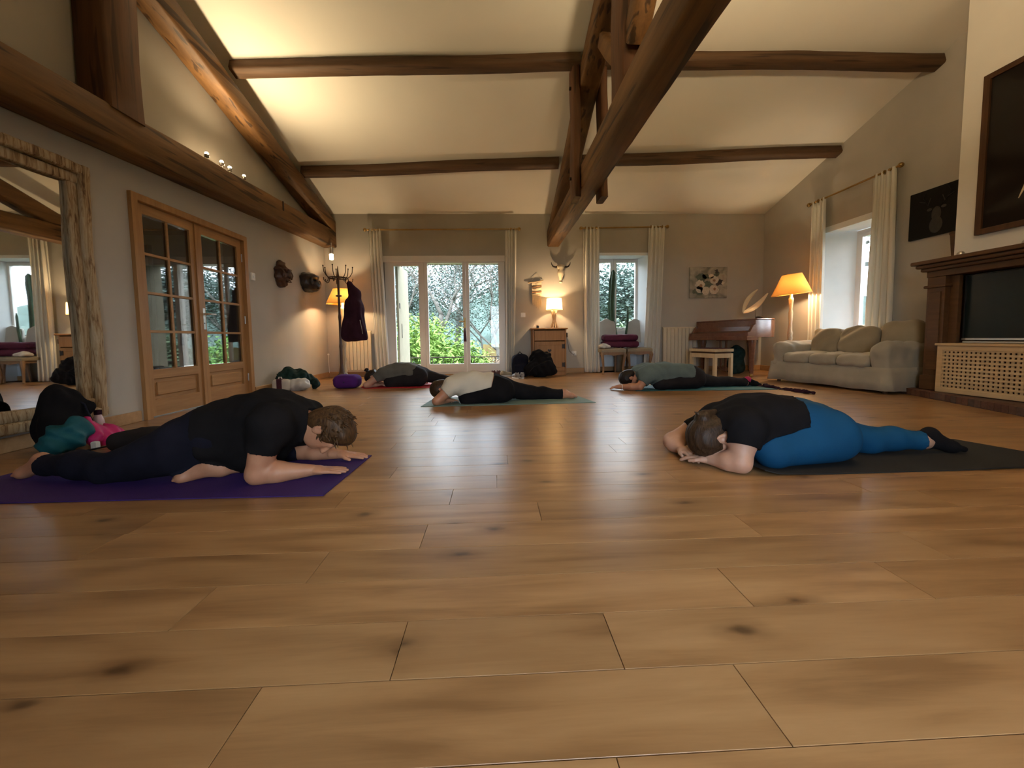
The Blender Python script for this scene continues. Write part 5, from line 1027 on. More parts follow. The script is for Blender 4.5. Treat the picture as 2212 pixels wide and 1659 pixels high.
def head_prims(c, up, fwd, sc=1.0):
    up = unit(up); fwd = unit(npv(fwd)-up*np.dot(fwd, up)); rt = np.cross(fwd, up); c = npv(c); R = (rt, fwd, up); L = lambda x, y, z: c+(rt*x+fwd*y+up*z)*sc
    P = [('ell', L(0, -.012, .028), npv((.077, .096, .087))*sc, R, .03), ('ell', L(0, .022, -.04), npv((.062, .072, .075))*sc, R, .03), ('ell', L(0, .045, -.085), npv((.036, .036, .03))*sc, R, .03),
         ('cap', L(0, .088, .005), L(0, .108, -.034), .010*sc, .0145*sc, .012), ('cap', L(-.03, .076, .02), L(.03, .076, .02), .014*sc, .014*sc, .015),
         ('cap', L(-.018, .086, -.066), L(.018, .086, -.066), .008*sc, .008*sc, .006), ('cap', L(-.015, .084, -.078), L(.015, .084, -.078), .009*sc, .009*sc, .006)]
    S = []
    for e in (-1, 1):
        S.append(('ell', L(e*.094, -.016, -.008), npv((.009, .009, .016))*sc, R, .005)); S.append(('ell', L(e*.032, .098, -.004), npv((.018, .016, .012))*sc, R, .012)); P.append(('ell', L(e*.032, .076, -.004), npv((.0125, .0125, .0125))*sc, R, .004))
        P += [('ell', L(e*.076, -.012, -.012), npv((.010, .022, .033))*sc, R, .006), ('ell', L(e*.084, -.02, -.006), npv((.007, .014, .024))*sc, R, .004)]
    return P, S, L, R
def run(s, prims, tag=None, mode='add'):
    for p in prims:
        if p[0] == 'cap': s.cap(p[1], p[2], p[3], p[4], p[5], tag, mode)
        else: s.ell(p[1], p[2], p[3], p[4], tag, mode)
def join(ms):
    V, Q, k = [], [], 0
    for v, q in ms: V.append(v); Q.append(q+k); k += len(v)
    return np.concatenate(V), np.concatenate(Q)
def person(lab, base, torso, neck, head, arms, legs, cl, skin, hair_mat, h=.007, hair=None, extra=(), zmin=.0065):
    """torso: [(centre, r, lateral half width, tag)] from pelvis to upper chest; arms: shoulder, elbow, wrist, hand direction, palm-up vector, thumb side, sleeve fraction, radii, curl;
    legs: hip, knee, calf, ankle, heel, ball, toe, big-toe side, cuff fraction, radii; cl: tag -> (name, material, offset, wrinkle)"""
    pr = []; hands = []
    for (c0, r0, l0, t0), (c1, r1, l1, t1) in zip(torso[:-1], torso[1:]):
        lat = npv(base.get('lat', (0, 1, 0)))
        for e in (-1, 0, 1):
            a, b = npv(c0)+lat*l0*e, npv(c1)+lat*l1*e
            if t0 == t1: pr.append((t0, ('cap', a, b, r0-.008, r1-.008, .03)))
            else:
                m_ = (a+b)/2; rm = (r0+r1)/2; pr += [(t0, ('cap', a, m_, r0-.008, rm-.008, .03)), (t1, ('cap', m_, b, rm-.008, r1-.008, .03))]
    pr.append(('skin', ('cap', neck[0], neck[1], neck[2], neck[2]*.92, .04)))
    hp, hs, L, HR = head_prims(*head); pr += [('skin', p) for p in hp]
    for A in arms:
        S_, E_, W_ = map(npv, A['j']); rs = A['r']; f = A['sleeve']; m_ = S_+(E_-S_)*f; rm = rs[0]+(rs[1]-rs[0])*f
        pr += [('shirt', ('cap', S_, m_, rs[0], rm, .05)), ('skin', ('cap', m_, E_, rm, rs[1], .02)), ('skin', ('cap', E_, E_+(W_-E_)*.35, rs[1], rs[1]*.98, .02)), ('skin', ('cap', E_+(W_-E_)*.35, W_, rs[1]*.98, rs[2], .02))]
        if A.get('cl'): pr.append(('shirt', ('cap', npv(torso[-1][0]), S_, torso[-1][1]*.7, rs[0], .05)))
        hands.append(hand_prims(W_, A['d'], A['up'], A['th'], A.get('curl', 0), A.get('sc', 1), A.get('spread', 1)))
    for G in legs:
        H, K, Cf, An, Hl, Bl, To = map(npv, G['j']); rs = G['r']; f = G['cuff']; Ac = Cf+(An-Cf)*f; ra = rs[2]+(rs[3]-rs[2])*f
        pr += [('legs', ('cap', H, K, rs[0], rs[1], .05)), ('legs', ('cap', K, Cf, rs[1], rs[2], .03)), ('legs', ('cap', Cf, Ac, rs[2], ra, .03)), ('skin', ('cap', Ac, An, ra, rs[3], .02))]
        ft = G.get('foot', 'skin'); pr += [(ft, p) for p in foot_prims(An, Hl, Bl, To, G['side'], G.get('sc', 1))]
        if G.get('heelcol'): pr.append((G['heelcol'], ('ell', Hl, (.036, .036, .036), np.eye(3), .01)))
    pr += base.get('more', [])
    pts = []
    for t_, p in pr: pts += [npv(p[1])] + ([npv(p[2])] if p[0] == 'cap' else [])
    lo, hi = np.min(pts, 0)-.24, np.max(pts, 0)+.24; lo[2] = max(lo[2], -.03)
    s = SDF(lo, hi, h)
    for t_, p in pr: run(s, [p], t_)
    run(s, hs, None, 'sub'); s.floor(zmin)
    fine = base.get('fine_hands')
    parts_m = []
    if fine:
        parts_m = []
        for hpms in hands:
            q = [npv(p[1]) for p in hpms]; hsdf = SDF(np.min(q, 0)-.05, np.max(q, 0)+.05, .0032); run(hsdf, hpms); hsdf.floor(zmin-.001); parts_m.append(hsdf.mesh())
    else:
        for hpms in hands: run(s, hpms, 'skin')
        s.floor(zmin)
    P_ = thing('person', lab, 'person', base['loc'])
    soft('body', join([s.mesh()]+parts_m), skin, P_)
    bodyF = s.F
    for tg, (nm, mt, off, wr, seed) in cl.items():
        if tg not in s.tags: continue
        others = [v_ for k_, v_ in s.tags.items() if k_ != tg]; dn = np.minimum.reduce(others); F = bodyF-np.float32(off)
        t2 = SDF(lo, hi, h); t2.F = F
        if wr: t2.wrinkle(wr, 30, seed)
        F = np.maximum(t2.F, (s.tags[tg]-dn)*.5-np.float32(base.get('ov', .006) if tg == 'shirt' else base.get('ov', .003))); t2.F = F
        t2.floor(zmin-.0005); soft(nm, (nets(t2.F, lo, h)), mt, P_)
    # hair: cap over the skull, cut away at the face, plus tufts
    c, up, fwd, sc = npv(head[0]), unit(head[1]), unit(head[2]), head[3]; fwd = unit(fwd-up*np.dot(fwd, up)); hh = .0045
    s2 = SDF(c-.26, c+.26, hh); s2.ell(L(0, -.016, .030), npv((.086, .104, .098))*sc, HR, k=0)
    s2.ell(L(0, -.055, -.03), npv((.070, .055, .075))*sc, HR, k=.03)
    s2.plane(L(0, .052, 0), fwd*1.0+up*-.55); s2.plane(L(0, 0, -.085), -up)
    for e in (-1, 1): s2.ell(L(e*.088, .0, -.018), npv((.016, .022, .030))*sc, HR, k=.006, mode='sub')
    X, Y, Z = s2.ax[0][:, None, None]-c[0], s2.ax[1][None, :, None]-c[1], s2.ax[2][None, None, :]-c[2]
    th = X*HR[0][0]+Y*HR[0][1]+Z*HR[0][2]; fw = X*fwd[0]+Y*fwd[1]+Z*fwd[2]
    s2.F = s2.F+(np.sin(th*230+fw*30)*.0014+np.sin(th*90+fw*50)*.0008).astype(np.float32)
    if hair and 'prims' in hair:
        for p in hair['prims'](L, HR, sc): (s2.cap(*p[1:]) if p[0] == 'cap' else s2.ell(*p[1:]))
    ho = soft('hair', s2.floor(zmin), hair_mat, P_)
    if hair and 'tufts' in hair:
        rg = random.Random(3); tb = MB(); n = hair['tufts']
        for i in range(n):
            a, b = rg.uniform(-1, 1), rg.uniform(-.9, 1); x, z = a*.07, .03+b*.075
            yy = hair.get('yoff', -.02)+rg.uniform(-.07, .06); v_ = npv((x/.077, (yy+.012)/.096, (z-.028)/.087)); v_ /= max(np.linalg.norm(v_), 1e-3); p0 = npv((v_[0]*.080, v_[1]*.100-.014, v_[2]*.092+.03))
            if p0[1] > .075 or p0[2] < -.03 or (p0[1] > .03 and p0[2] < .05): continue
            g = npv(hair['dir'](rg)); q1 = p0+npv(v_)*.010+g*.022; q2 = q1+g*.030+npv((rg.uniform(-.01, .01), rg.uniform(-.01, .01), rg.uniform(-.01, .01)))
            tb.tube([L(*p0), L(*q1), L(*q2)], [.006*sc, .0045*sc, .001], 5)
        part('hair_tufts', tb, hair_mat, ho, ang=180)
    for nm, mb_, mt in extra: part(nm, mb_, mt, P_)
    return P_
LEGGING = lambda m_, nm='leggings', wr=.0015: (nm, m_, .007, wr, 2)
# woman on the purple mat, facing right, forearms down
person('woman with short brown hair in black clothes bowing over the purple mat', dict(loc=(-1.5, 2.2, 0), fine_hands=True, more=[('shirt', ('cap', (-1.45, 2.22, .155), (-1.27, 2.21, .145), .115, .115, .05))]),
    [((-1.63, 2.23, .195), .138, .08, 'legs'), ((-1.52, 2.24, .225), .15, .07, 'legs'), ((-1.40, 2.25, .24), .168, .06, 'shirt'), ((-1.27, 2.25, .268), .168, .06, 'shirt'), ((-1.15, 2.24, .275), .125, .07, 'shirt')],
    ((-1.09, 2.22, .285), (-.99, 2.21, .255), .062), ((-.925, 2.20, .232), (.985, -.05, .06), (.05, -.06, -1), 1.07),
    [dict(j=((-1.14, 2.025, .30), (-1.205, 2.02, .055), (-.965, 2.09, .042)), d=(1, .22, -.10), up=(.1, 0, 1), th=1, sleeve=.33, r=(.078, .056, .028), curl=.05, cl=1, sc=1.02),
     dict(j=((-1.13, 2.40, .26), (-1.17, 2.43, .055), (-.945, 2.385, .040)), d=(1, .03, -.10), up=(.1, 0, 1), th=-1, sleeve=.42, r=(.08, .054, .028), curl=.05, cl=1, sc=1.02)],
    [dict(j=((-1.66, 2.12, .165), (-2.02, 2.12, .068), (-2.19, 2.14, .088), (-2.40, 2.19, .075), (-2.435, 2.195, .105), (-2.53, 2.20, .035), (-2.60, 2.20, .018)), side=(0, 1, 0), cuff=.93, r=(.128, .070, .064, .040)),
     dict(j=((-1.58, 2.34, .15), (-1.19, 2.50, .075), (-1.30, 2.36, .065), (-1.46, 2.13, .052), (-1.49, 2.10, .075), (-1.61, 2.075, .032), (-1.68, 2.065, .02)), side=(0, 1, .2), cuff=.62, r=(.11, .078, .066, .040))],
    dict(shirt=('t_shirt', 'cloth_black', .013, .0035, 1), legs=LEGGING('cloth_navy')), 'skin_warm', 'hair_brown', h=.0062,
    hair=dict(tufts=260, yoff=-.02, dir=lambda r: (r.uniform(-.35, .35), r.uniform(.1, .9), r.uniform(.0, .5)), prims=lambda L, R, sc: [('ell', L(0, .03, .095), npv((.075, .06, .045))*sc, R, .03)]))
# woman in blue leggings, facing left, forehead on her hands
person('woman in black shirt and blue leggings folded forward on the black mat', dict(loc=(1.8, 2.2, 0), fine_hands=True, lat=(.45, 1, 0), ov=.0004),
    [((1.905, 2.24, .175), .128, .10, 'legs'), ((1.79, 2.245, .205), .124, .08, 'legs'), ((1.725, 2.245, .212), .118, .075, 'skin'), ((1.68, 2.245, .217), .122, .07, 'shirt'), ((1.58, 2.24, .222), .142, .065, 'shirt'), ((1.44, 2.235, .213), .146, .07, 'shirt'), ((1.34, 2.22, .205), .108, .08, 'shirt')],
    ((1.32, 2.19, .20), (1.25, 2.17, .175), .055), ((1.205, 2.14, .146), (-.93, .02, -.30), (.30, -.05, -.95), 1.1),
    [dict(j=((1.325, 2.04, .235), (1.268, 1.985, .056), (1.165, 2.10, .040)), d=(-.55, .8, -.05), up=(0, 0, 1), th=1, sleeve=.46, r=(.074, .054, .028), curl=.35, cl=1),
     dict(j=((1.34, 2.36, .20), (1.10, 2.41, .062), (1.10, 2.30, .045)), d=(.25, -.9, -.05), up=(0, 0, 1), th=-1, sleeve=.5, r=(.078, .052, .028), curl=.35, cl=1)],
    [dict(j=((1.885, 2.13, .135), (1.50, 2.07, .088), (1.62, 2.22, .07), (1.82, 2.40, .052), (1.86, 2.41, .07), (1.93, 2.45, .04), (1.98, 2.47, .03)), side=(0, 0, -1), cuff=.9, r=(.125, .082, .064, .038), foot='sock0'),
     dict(j=((1.93, 2.31, .145), (2.23, 2.27, .078), (2.37, 2.255, .088), (2.55, 2.24, .072), (2.585, 2.235, .115), (2.70, 2.225, .042), (2.78, 2.22, .026)), side=(0, -1, 0), cuff=.82, r=(.115, .070, .062, .040), foot='sock')],
    dict(shirt=('t_shirt', 'cloth_black', .012, .003, 4), legs=LEGGING('cloth_blue', wr=.001), sock=('sock', 'sock_black', .005, 0, 0), sock0=('sock', 'sock_black', .005, 0, 0)), 'skin_pale', 'hair_dark', h=.0065,
    hair=dict(prims=lambda L, R, sc: [('ell', L(0, -.118, .015), npv((.040, .030, .040))*sc, R, .015), ('cap', L(0, -.13, .0), L(.012, -.125, -.06), .022, .012, .02), ('cap', L(0, -.14, .025), L(-.012, -.16, .05), .012, .004, .012)]))
# person in the white shirt
person('person in white shirt and black trousers folded forward on the sage green mat', dict(loc=(0, 4.5, 0), ov=.0004),
    [((.085, 4.52, .145), .118, .085, 'legs'), ((-.005, 4.52, .175), .112, .08, 'legs'), ((-.04, 4.52, .185), .108, .08, 'skin'), ((-.085, 4.52, .195), .108, .08, 'shirt'), ((-.24, 4.51, .215), .122, .085, 'shirt'), ((-.38, 4.50, .21), .118, .10, 'shirt'), ((-.47, 4.50, .215), .075, .10, 'shirt')],
    ((-.50, 4.49, .20), (-.56, 4.48, .175), .05), ((-.612, 4.47, .148), (-.92, 0, -.25), (.3, 0, -.95), .98),
    [dict(j=((-.46, 4.36, .205), (-.64, 4.30, .048), (-.545, 4.42, .035)), d=(.7, .5, 0), up=(0, 0, 1), th=1, sleeve=.42, r=(.068, .046, .028), curl=.4, cl=1),
     dict(j=((-.46, 4.64, .205), (-.65, 4.68, .048), (-.58, 4.56, .035)), d=(.5, -.6, 0), up=(0, 0, 1), th=-1, sleeve=.42, r=(.068, .046, .028), curl=.4, cl=1)],
    [dict(j=((.07, 4.42, .115), (-.31, 4.39, .075), (-.18, 4.54, .06), (.02, 4.70, .045), (.06, 4.72, .06), (.12, 4.75, .035), (.17, 4.77, .025)), side=(0, 0, -1), cuff=.9, r=(.112, .078, .062, .040)),
     dict(j=((.11, 4.60, .135), (.42, 4.60, .075), (.56, 4.60, .07), (.78, 4.60, .050), (.81, 4.60, .075), (.89, 4.60, .035), (.93, 4.60, .022)), side=(0, -1, .3), cuff=.92, r=(.105, .068, .060, .045))],
    dict(shirt=('t_shirt', 'cloth_white', .014, .005, 7), legs=('trousers', 'cloth_black', .012, .003, 8)), 'skin_warm', 'hair_dark', h=.0078)
s = SDF((.25, 4.62, -.02), (.95, 5.0, .2), .011); s.cap((.40, 4.83, .03), (.72, 4.83, .03), .04, .045, k=.02).ell((.38, 4.82, .07), (.07, .06, .05), k=.05).ell((.56, 4.84, .06), (.16, .06, .045), k=.04).floor(.007).wrinkle(.008, 34, 19); T(soft('folded_sweater', s, 'cloth_indigo', org=(.55, 4.83, 0)), 'dark indigo sweater dropped behind the leg of the person in white', 'sweater')
# person in grey on the red mat
person('person in grey shirt with a hair bun folded forward on the red mat', dict(loc=(-1.4, 6.2, 0)),
    [((-1.16, 6.22, .17), .112, .095, 'legs'), ((-1.235, 6.22, .20), .108, .085, 'legs'), ((-1.34, 6.22, .235), .108, .085, 'shirt'), ((-1.49, 6.22, .245), .112, .085, 'shirt'), ((-1.61, 6.21, .225), .105, .10, 'shirt'), ((-1.70, 6.20, .215), .07, .10, 'shirt')],
    ((-1.73, 6.20, .20), (-1.79, 6.19, .18), .05), ((-1.88, 6.18, .145), (-.80, 0, -.5), (.5, 0, -.8), .98),
    [dict(j=((-1.70, 6.06, .205), (-1.93, 5.99, .048), (-1.82, 6.08, .036)), d=(.8, .3, 0), up=(0, 0, 1), th=1, sleeve=.30, r=(.064, .043, .027), curl=.4, cl=1),
     dict(j=((-1.70, 6.34, .205), (-1.90, 6.36, .048), (-1.80, 6.28, .036)), d=(.8, -.3, 0), up=(0, 0, 1), th=-1, sleeve=.30, r=(.064, .043, .027), curl=.4, cl=1)],
    [dict(j=((-1.17, 6.12, .115), (-1.60, 6.08, .078), (-1.45, 6.22, .06), (-1.24, 6.38, .045), (-1.20, 6.40, .06), (-1.14, 6.43, .035), (-1.09, 6.45, .025)), side=(0, 0, -1), cuff=.9, r=(.108, .078, .06, .038)),
     dict(j=((-1.13, 6.31, .15), (-.84, 6.30, .085), (-.70, 6.30, .07), (-.50, 6.30, .048), (-.47, 6.30, .07), (-.38, 6.30, .03), (-.33, 6.30, .022)), side=(0, -1, .3), cuff=.92, r=(.10, .064, .055, .038))],
    dict(shirt=('t_shirt', 'cloth_grey', .012, .004, 5), legs=LEGGING('cloth_charcoal')), 'skin_pale', 'hair_black', h=.009,
    hair=dict(prims=lambda L, R, sc: [('cap', L(0, -.115, .02), L(0, -.15, .02), .022, .03, .01), ('cap', L(0, -.15, .0), L(0, -.16, .05), .012, .012, .01)]))
# person on the teal mat
person('person in slate green shirt lying folded forward on the teal mat', dict(loc=(2.5, 5.35, 0)),
    [((2.71, 5.36, .165), .128, .10, 'legs'), ((2.64, 5.36, .19), .122, .09, 'legs'), ((2.55, 5.36, .205), .118, .09, 'shirt'), ((2.32, 5.36, .22), .128, .09, 'shirt'), ((2.10, 5.36, .215), .125, .11, 'shirt'), ((1.99, 5.36, .215), .085, .11, 'shirt')],
    ((1.96, 5.36, .20), (1.89, 5.35, .175), .055), ((1.815, 5.34, .145), (-.85, 0, -.3), (.35, 0, -.93), 1.04),
    [dict(j=((2.02, 5.20, .20), (1.90, 5.16, .052), (1.66, 5.27, .045)), d=(-1, .25, -.1), up=(0, 0, 1), th=-1, sleeve=.40, r=(.075, .048, .030), curl=1.1, cl=1),
     dict(j=((2.0, 5.52, .20), (1.84, 5.50, .055), (1.80, 5.28, .052)), d=(-.1, -.9, .35), up=(-.3, .2, 1), th=1, sleeve=.40, r=(.075, .048, .030), curl=.9, cl=1)],
    [dict(j=((2.70, 5.26, .125), (2.20, 5.22, .085), (2.36, 5.36, .065), (2.60, 5.52, .05), (2.64, 5.53, .06), (2.70, 5.56, .035), (2.75, 5.57, .025)), side=(0, 0, -1), cuff=.9, r=(.118, .085, .064, .04), foot='sock0'),
     dict(j=((2.76, 5.45, .13), (3.06, 5.43, .072), (3.25, 5.42, .072), (3.50, 5.41, .055), (3.53, 5.41, .095), (3.64, 5.40, .035), (3.71, 5.40, .022)), side=(0, -1, 0), cuff=.9, r=(.11, .068, .060, .042), foot='sock', heelcol='heel')],
    dict(shirt=('t_shirt', 'cloth_slate', .013, .004, 6), legs=LEGGING('cloth_charcoal', 'trousers', .003), sock=('sock', 'sock_black', .005, 0, 0), sock0=('sock', 'sock_black', .005, 0, 0), heel=('sock_heel', 'sock_pink', .007, 0, 0)), 'skin_warm', 'hair_black', h=.0085,
    extra=[('wristband', MB().tube([(1.69+.0*math.cos(a), 5.255+.034*math.cos(a), .047+.034*math.sin(a)) for a in (2*PI*k/16 for k in range(17))], .006, 6), 'paper_white')])
# ------------------------------------------------------------------ unseen second spotlight row, assumed on the middle tie beam to brighten the room
sb2 = thing('spotlight_bar', 'small added unseen spotlight bar on the middle tie beam toward the viewer', 'spotlight', (1.24, 1.3, 2.79))
part('rail', MB().box(1.23, 1.25, .9, 1.7, 2.79, 2.805), 'steel', sb2)
for yy in (.95, 1.2, 1.4, 1.65):
    h = part('lamp_head', MB().tube([(1.24, yy, 2.80), (1.24, yy, 2.83)], .006, 8).lathe((1.24, yy, 2.825), [(.008, 0), (.024, .008), (.028, .03), (.026, .034)], 12), 'steel', sb2)
    part('bulb', MB().ball((1.24, yy, 2.872), (.019, .019, .016)), 'bulb_glow', h); uplight('spot_light', (1.30, yy, 2.92), (.35, .35, 1), 46, WARM)

# ------------------------------------------------------------------ room beyond the glazed door
AX = LW-TH*.55
struct('floor_adjoining', MB().box(-7.6, AX, 2.6, 7.2, -.1, -.002), 'terrace_stone', smooth=False)
mb = MB(); hole_wall(mb, 0, -7.6, AX, 0, 2.6, 7.0, 7.35, [(-5.30, -3.75, .05, 2.02)]); struct('wall_adjoining_back', mb, 'wall_white', smooth=False)
w5 = thing('window_5', None, None, (-4.55, 7.3, 0), kind='structure'); part('frame', frame_rect(MB(), 0, -5.30, -3.75, .05, 2.02, .05, 7.27, 7.33), 'upvc_white', w5, smooth=False); part('pane', MB().box(-5.25, -3.8, 7.30, 7.305, .1, 1.97), 'window_glass', w5, smooth=False)
portal('window_portal', (-4.55, 7.4, 1.0), (-PI/2, 0, 0), 1.6, 2.0)
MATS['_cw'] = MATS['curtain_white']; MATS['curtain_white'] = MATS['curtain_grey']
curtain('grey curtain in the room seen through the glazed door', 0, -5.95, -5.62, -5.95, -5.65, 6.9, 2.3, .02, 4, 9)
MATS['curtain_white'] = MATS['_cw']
struct('wall_adjoining_left', MB().box(-7.7, -7.6, 2.5, 7.2, 0, 2.6), 'wall_paint', smooth=False); struct('wall_adjoining_front', MB().box(-7.6, AX, 2.5, 2.6, 0, 2.6), 'wall_paint', smooth=False)
struct('ceiling_adjoining', MB().box(-7.7, AX, 2.5, 7.2, 2.5, 2.6), 'mantel_wood', smooth=False)

# ------------------------------------------------------------------ garden
GZ = -1.05
struct('ground_garden', MB().box(-60, 60, 9.7, 90, GZ-.2, GZ), 'lawn_green', smooth=False)
struct('ground_side', MB().box(-60, -7.8, -10, 9.7, GZ-.2, GZ).box(5.95, 60, -40, 9.7, GZ-.2, GZ).box(-60, 60, -60, -1.75, GZ-.2, GZ), 'lawn_green', smooth=False)
struct('terrace', MB().box(-8, 8, BW+TH, 9.68, GZ-.2, -.62), 'terrace_stone', smooth=False)
hg = [[], []]; NX, NY = 60, 14
for j in range(NY+1):
    for i in range(NX+1):
        x = -60+120*i/NX; y = 34+22*j/NY; z = GZ+(j/NY)**.7*(8.2+1.6*math.sin(x*.21)+.9*math.sin(x*.53+1)+.5*math.sin(x*1.3))+random.uniform(-.25, .25)*(j > 0)
        hg[0].append((x, y, z))
hf = [(j*(NX+1)+i, j*(NX+1)+i+1, (j+1)*(NX+1)+i+1, (j+1)*(NX+1)+i) for j in range(NY) for i in range(NX)]
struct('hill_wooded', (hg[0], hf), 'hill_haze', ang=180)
rl = thing('garden_railing', 'dark iron railing along the terrace edge outside the garden doors', 'railing', (-1, 9.6, -.62))
part('top_rail', MB().bar((-4, 9.6, .275), (4, 9.6, .275), .035, .025), 'dark_iron', rl, smooth=False); part('bottom_rail', MB().bar((-4, 9.6, -.5), (4, 9.6, -.5), .03, .02), 'dark_iron', rl, smooth=False)
b0 = None
for i in range(33):
    o = part('baluster', MB().cyl((-4, 9.6, -.62), (-4, 9.6, .27), .009, n=6), 'dark_iron', rl) if b0 is None else dup(b0, rl, (.25*i, 0, 0)); b0 = b0 or o
fn = thing('garden_fence', 'pale wooden board fence across the lawn beyond the railing', 'fence', (1, 20, GZ)); b0 = None
for i in range(56):
    o = part('fence_board', MB().box(-.6, -.6+.155, 20, 20.02, GZ, .42, c=.003), 'fence_wood', fn, smooth=False) if b0 is None else dup(b0, fn, (.16*i, .05*math.sin(i*.3), random.uniform(-.02, .02))); b0 = b0 or o
part('fence_rail', MB().box(-.6, 8.4, 20.07, 20.12, -.2, -.12).box(-.6, 8.4, 20.07, 20.12, .2, .28), 'fence_wood', fn, smooth=False)
def grow(mb, p, d, L, r, depth, rg, tips, curve=.25, spread=.75, n=3):
    pts = [p]; q = Vector(p); dd = Vector(d)
    for i in range(4):
        dd = (dd+Vector((rg.uniform(-1, 1), rg.uniform(-1, 1), rg.uniform(-.5, .8)))*curve*.5).normalized(); q = q+dd*L/4; pts.append(q.copy())
    mb.tube(pts, [r, r*.88, r*.76, r*.66, r*.56], 6 if depth > 1 else 4)
    if depth == 0: tips.append((pts[-1], dd)); tips.append((pts[2], dd)); return
    for k in range(n):
        a = rg.uniform(0, 2*PI); sd = Vector((math.cos(a), math.sin(a), rg.uniform(-.1, .7))); nd = (dd*.7+sd*spread).normalized()
        st = pts[rg.choice((2, 3, 4))] if k else pts[4]
        grow(mb, st, nd, L*rg.uniform(.6, .8), r*.52, depth-1, rg, tips, curve, spread, n)
def leaves(tips, rg, n, sz, spread, droop=.2, slim=.3):
    vs, fs = [], []
    for p, d in tips:
        for _ in range(n):
            c = p+Vector((rg.gauss(0, spread), rg.gauss(0, spread), rg.gauss(0, spread))); a = rg.uniform(0, 2*PI); l = sz*rg.uniform(.6, 1.3)
            t = Vector((math.cos(a), math.sin(a), rg.uniform(-droop-.4, .5-droop))).normalized(); sd = t.cross(Vector((rg.uniform(-1, 1), rg.uniform(-1, 1), 1))).normalized()*l*slim; k = len(vs)
            vs += [tuple(c), tuple(c+t*l*.45+sd), tuple(c+t*l), tuple(c+t*l*.45-sd)]; fs.append((k, k+1, k+2, k+3))
    return vs, fs
def tree(lab, x, y, hgt, r, seed, leaf=None, nleaf=6, lsz=.22, lspr=.35, depth=4, n=3, nm='garden_tree', lean=(0, 0), bark='bark_grey', spread=.75):
    rg = random.Random(seed); t_ = thing(nm, lab, 'tree', (x, y, GZ), 'garden trees'); tips = []; mb = MB()
    grow(mb, Vector((x, y, GZ-.1)), Vector((lean[0], lean[1], 1)).normalized(), hgt*.36, r, depth, rg, tips, .3, spread, n)
    part('trunk', mb, bark, t_, ang=180)
    if leaf: part('foliage', leaves(tips, rg, nleaf, lsz, lspr), leaf, t_, smooth=False, kind='stuff')
    return t_
tree('old tree with spreading bare limbs seen through the fixed pane of the garden doors', -4.2, 17, 8.5, .15, 1, 'ivy_green', 1, .10, .3, 5, 3, spread=.95)
tree('ivy-clad tree with thick grey trunk behind the middle pane of the garden doors', -2.35, 15.5, 8, .17, 2, 'ivy_green', 2, .10, .3, 5, 3)
tree('bare twiggy tree behind the handle pane of the garden doors', .2, 16.5, 7.5, .10, 3, 'twig_grey', 3, .12, .3, 5, 3)
tree('slim bare tree just beyond the pale fence', 1.4, 24, 9, .11, 4, 'twig_grey', 3, .14, .4, 5, 3)
tree('tall bare tree standing behind the tall cactus in the niche window', 7.0, 21, 9, .13, 5, None, depth=5, n=3)
tree('bare tree with open limbs beside the niche curtain', 9.2, 24, 10, .14, 6, None, depth=5, n=3)
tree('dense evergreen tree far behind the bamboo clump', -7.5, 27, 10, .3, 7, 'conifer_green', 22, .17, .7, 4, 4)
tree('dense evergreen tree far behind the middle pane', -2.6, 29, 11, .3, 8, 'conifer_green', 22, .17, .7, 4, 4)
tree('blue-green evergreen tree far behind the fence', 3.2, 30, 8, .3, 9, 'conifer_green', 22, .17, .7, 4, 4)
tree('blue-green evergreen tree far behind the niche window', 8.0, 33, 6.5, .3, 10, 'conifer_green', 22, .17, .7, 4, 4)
tree('twiggy tree outside the window above the sofa', 13.5, 11.0, 7.5, .2, 12, 'twig_grey', 3, .3, .3, 4, 3)
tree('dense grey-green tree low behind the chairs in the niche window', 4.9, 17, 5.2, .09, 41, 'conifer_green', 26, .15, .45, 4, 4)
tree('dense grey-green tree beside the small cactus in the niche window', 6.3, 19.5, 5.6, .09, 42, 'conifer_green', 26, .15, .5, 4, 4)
for i, (tx, ty, th_, lab) in enumerate(((-5.6, 22, 6, 'pale thicket tree over the bamboo clump'), (-3.4, 23, 6.5, 'pale thicket tree just right of the ivy-clad trunk'), (-.6, 22, 6, 'pale thicket tree behind the door handle'), (2.6, 27, 7, 'pale thicket tree over the fence'), (4.6, 23, 5, 'pale thicket tree behind the niche window shrub'), (6.2, 26, 5.5, 'pale thicket tree behind the cactus'))):
    tree(lab, tx, ty, th_, .08, 30+i, 'twig_grey' if i % 2 else 'conifer_green', 16, .11, .5, 4, 4)
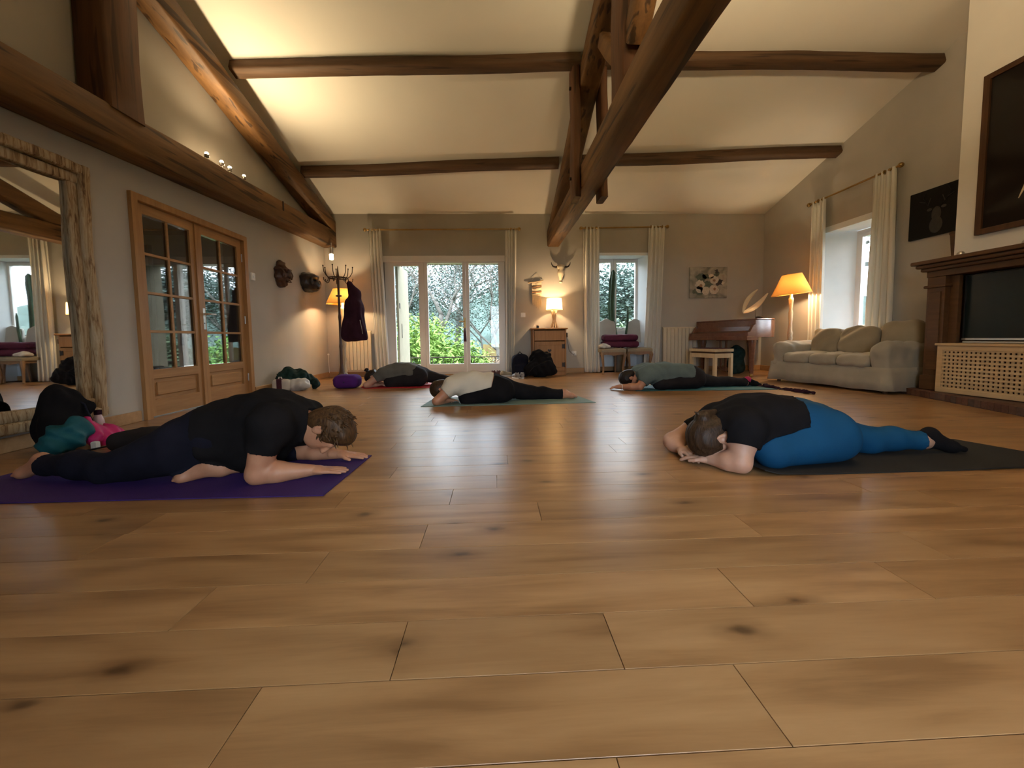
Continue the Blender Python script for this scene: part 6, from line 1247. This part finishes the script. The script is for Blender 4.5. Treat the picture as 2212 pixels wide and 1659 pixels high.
def bush(lab, nm, x, y, rx, rz, leaf, n, sz, seed, slim=.14, cat='bush', droop=.45):
    rg = random.Random(seed); t_ = thing(nm, lab, cat, (x, y, GZ)); tips = []; mb = MB()
    for i in range(n):
        a = rg.uniform(0, 2*PI); rr = rx*math.sqrt(rg.random()); bx, by = x+.25*rr*math.cos(a), y+.25*rr*math.sin(a); tx, ty = x+rr*math.cos(a), y+rr*math.sin(a); tz = GZ+rz*rg.uniform(.55, 1)*(1-.35*(rr/rx)**2)
        pts = [Vector((bx, by, GZ)), Vector(((bx+tx)/2-.1*(tx-x), (by+ty)/2, (GZ+tz)/2+.25)), Vector((tx, ty, tz)), Vector((tx+.3*(tx-x), ty+.3*(ty-y), tz-.18))]
        mb.tube(pts, [.014, .012, .008, .004], 4); tips += [(pts[1].lerp(pts[2], k), Vector((0, 0, 1))) for k in (.1, .4, .7, 1)]+[(pts[3], Vector((0, 0, 1)))]
    part('stem', mb, leaf, t_, ang=180); part('foliage', leaves(tips, rg, 20, sz, .15, droop, slim), leaf, t_, smooth=False, kind='stuff'); return t_
bush('bright green bamboo clump outside the garden doors', 'bamboo_clump', -2.35, 12.4, 1.25, 2.55, 'bamboo_leaf', 90, .19, 1)
bush('smaller bright bamboo clump spilling behind the middle pane', 'bamboo_clump', -1.25, 13.0, .95, 1.75, 'bamboo_leaf', 60, .18, 2)
bush('round clipped green bush seen through the glazed door', 'garden_bush', -7.4, 11.2, 1.2, 1.85, 'bush_leaf', 90, .10, 3, .45)
bush('low dark bush beside the clipped bush beyond the glazed door', 'garden_bush', -5.4, 10.6, .7, 1.5, 'bush_leaf', 60, .10, 4, .45)
tree('bare tree seen through the glazed door beyond the other room', -11.0, 17.5, 8, .12, 11, None, depth=5, n=3)
tree('grey-green tree far beyond the glazed door', -12.6, 19.5, 6.5, .1, 43, 'conifer_green', 16, .15, .5, 4, 4)
tree('second pale tree far beyond the glazed door', -15.0, 23.5, 7, .1, 44, 'twig_grey', 14, .15, .5, 4, 4)
bush('reddish dry shrub in front of the fence', 'dry_shrub', .2, 14.5, .8, 1.1, 'shrub_red', 40, .14, 5, .1)
bush('brownish dry shrub at the fence end', 'dry_shrub', 1.3, 15.0, .9, 1.0, 'shrub_red', 40, .14, 6, .1)
bush('pale green undergrowth below the bamboo', 'garden_bush', -2.0, 11.0, .9, .95, 'ivy_green', 40, .12, 7, .2)
bush('pale green undergrowth behind the railing at the middle pane', 'garden_bush', -.5, 11.3, .9, .85, 'ivy_green', 40, .12, 8, .2)
bush('grey green shrub low behind the niche window', 'garden_bush', 4.6, 14.0, 1.2, 2.2, 'ivy_green', 60, .16, 9, .25)
bpy.context.view_layer.update()
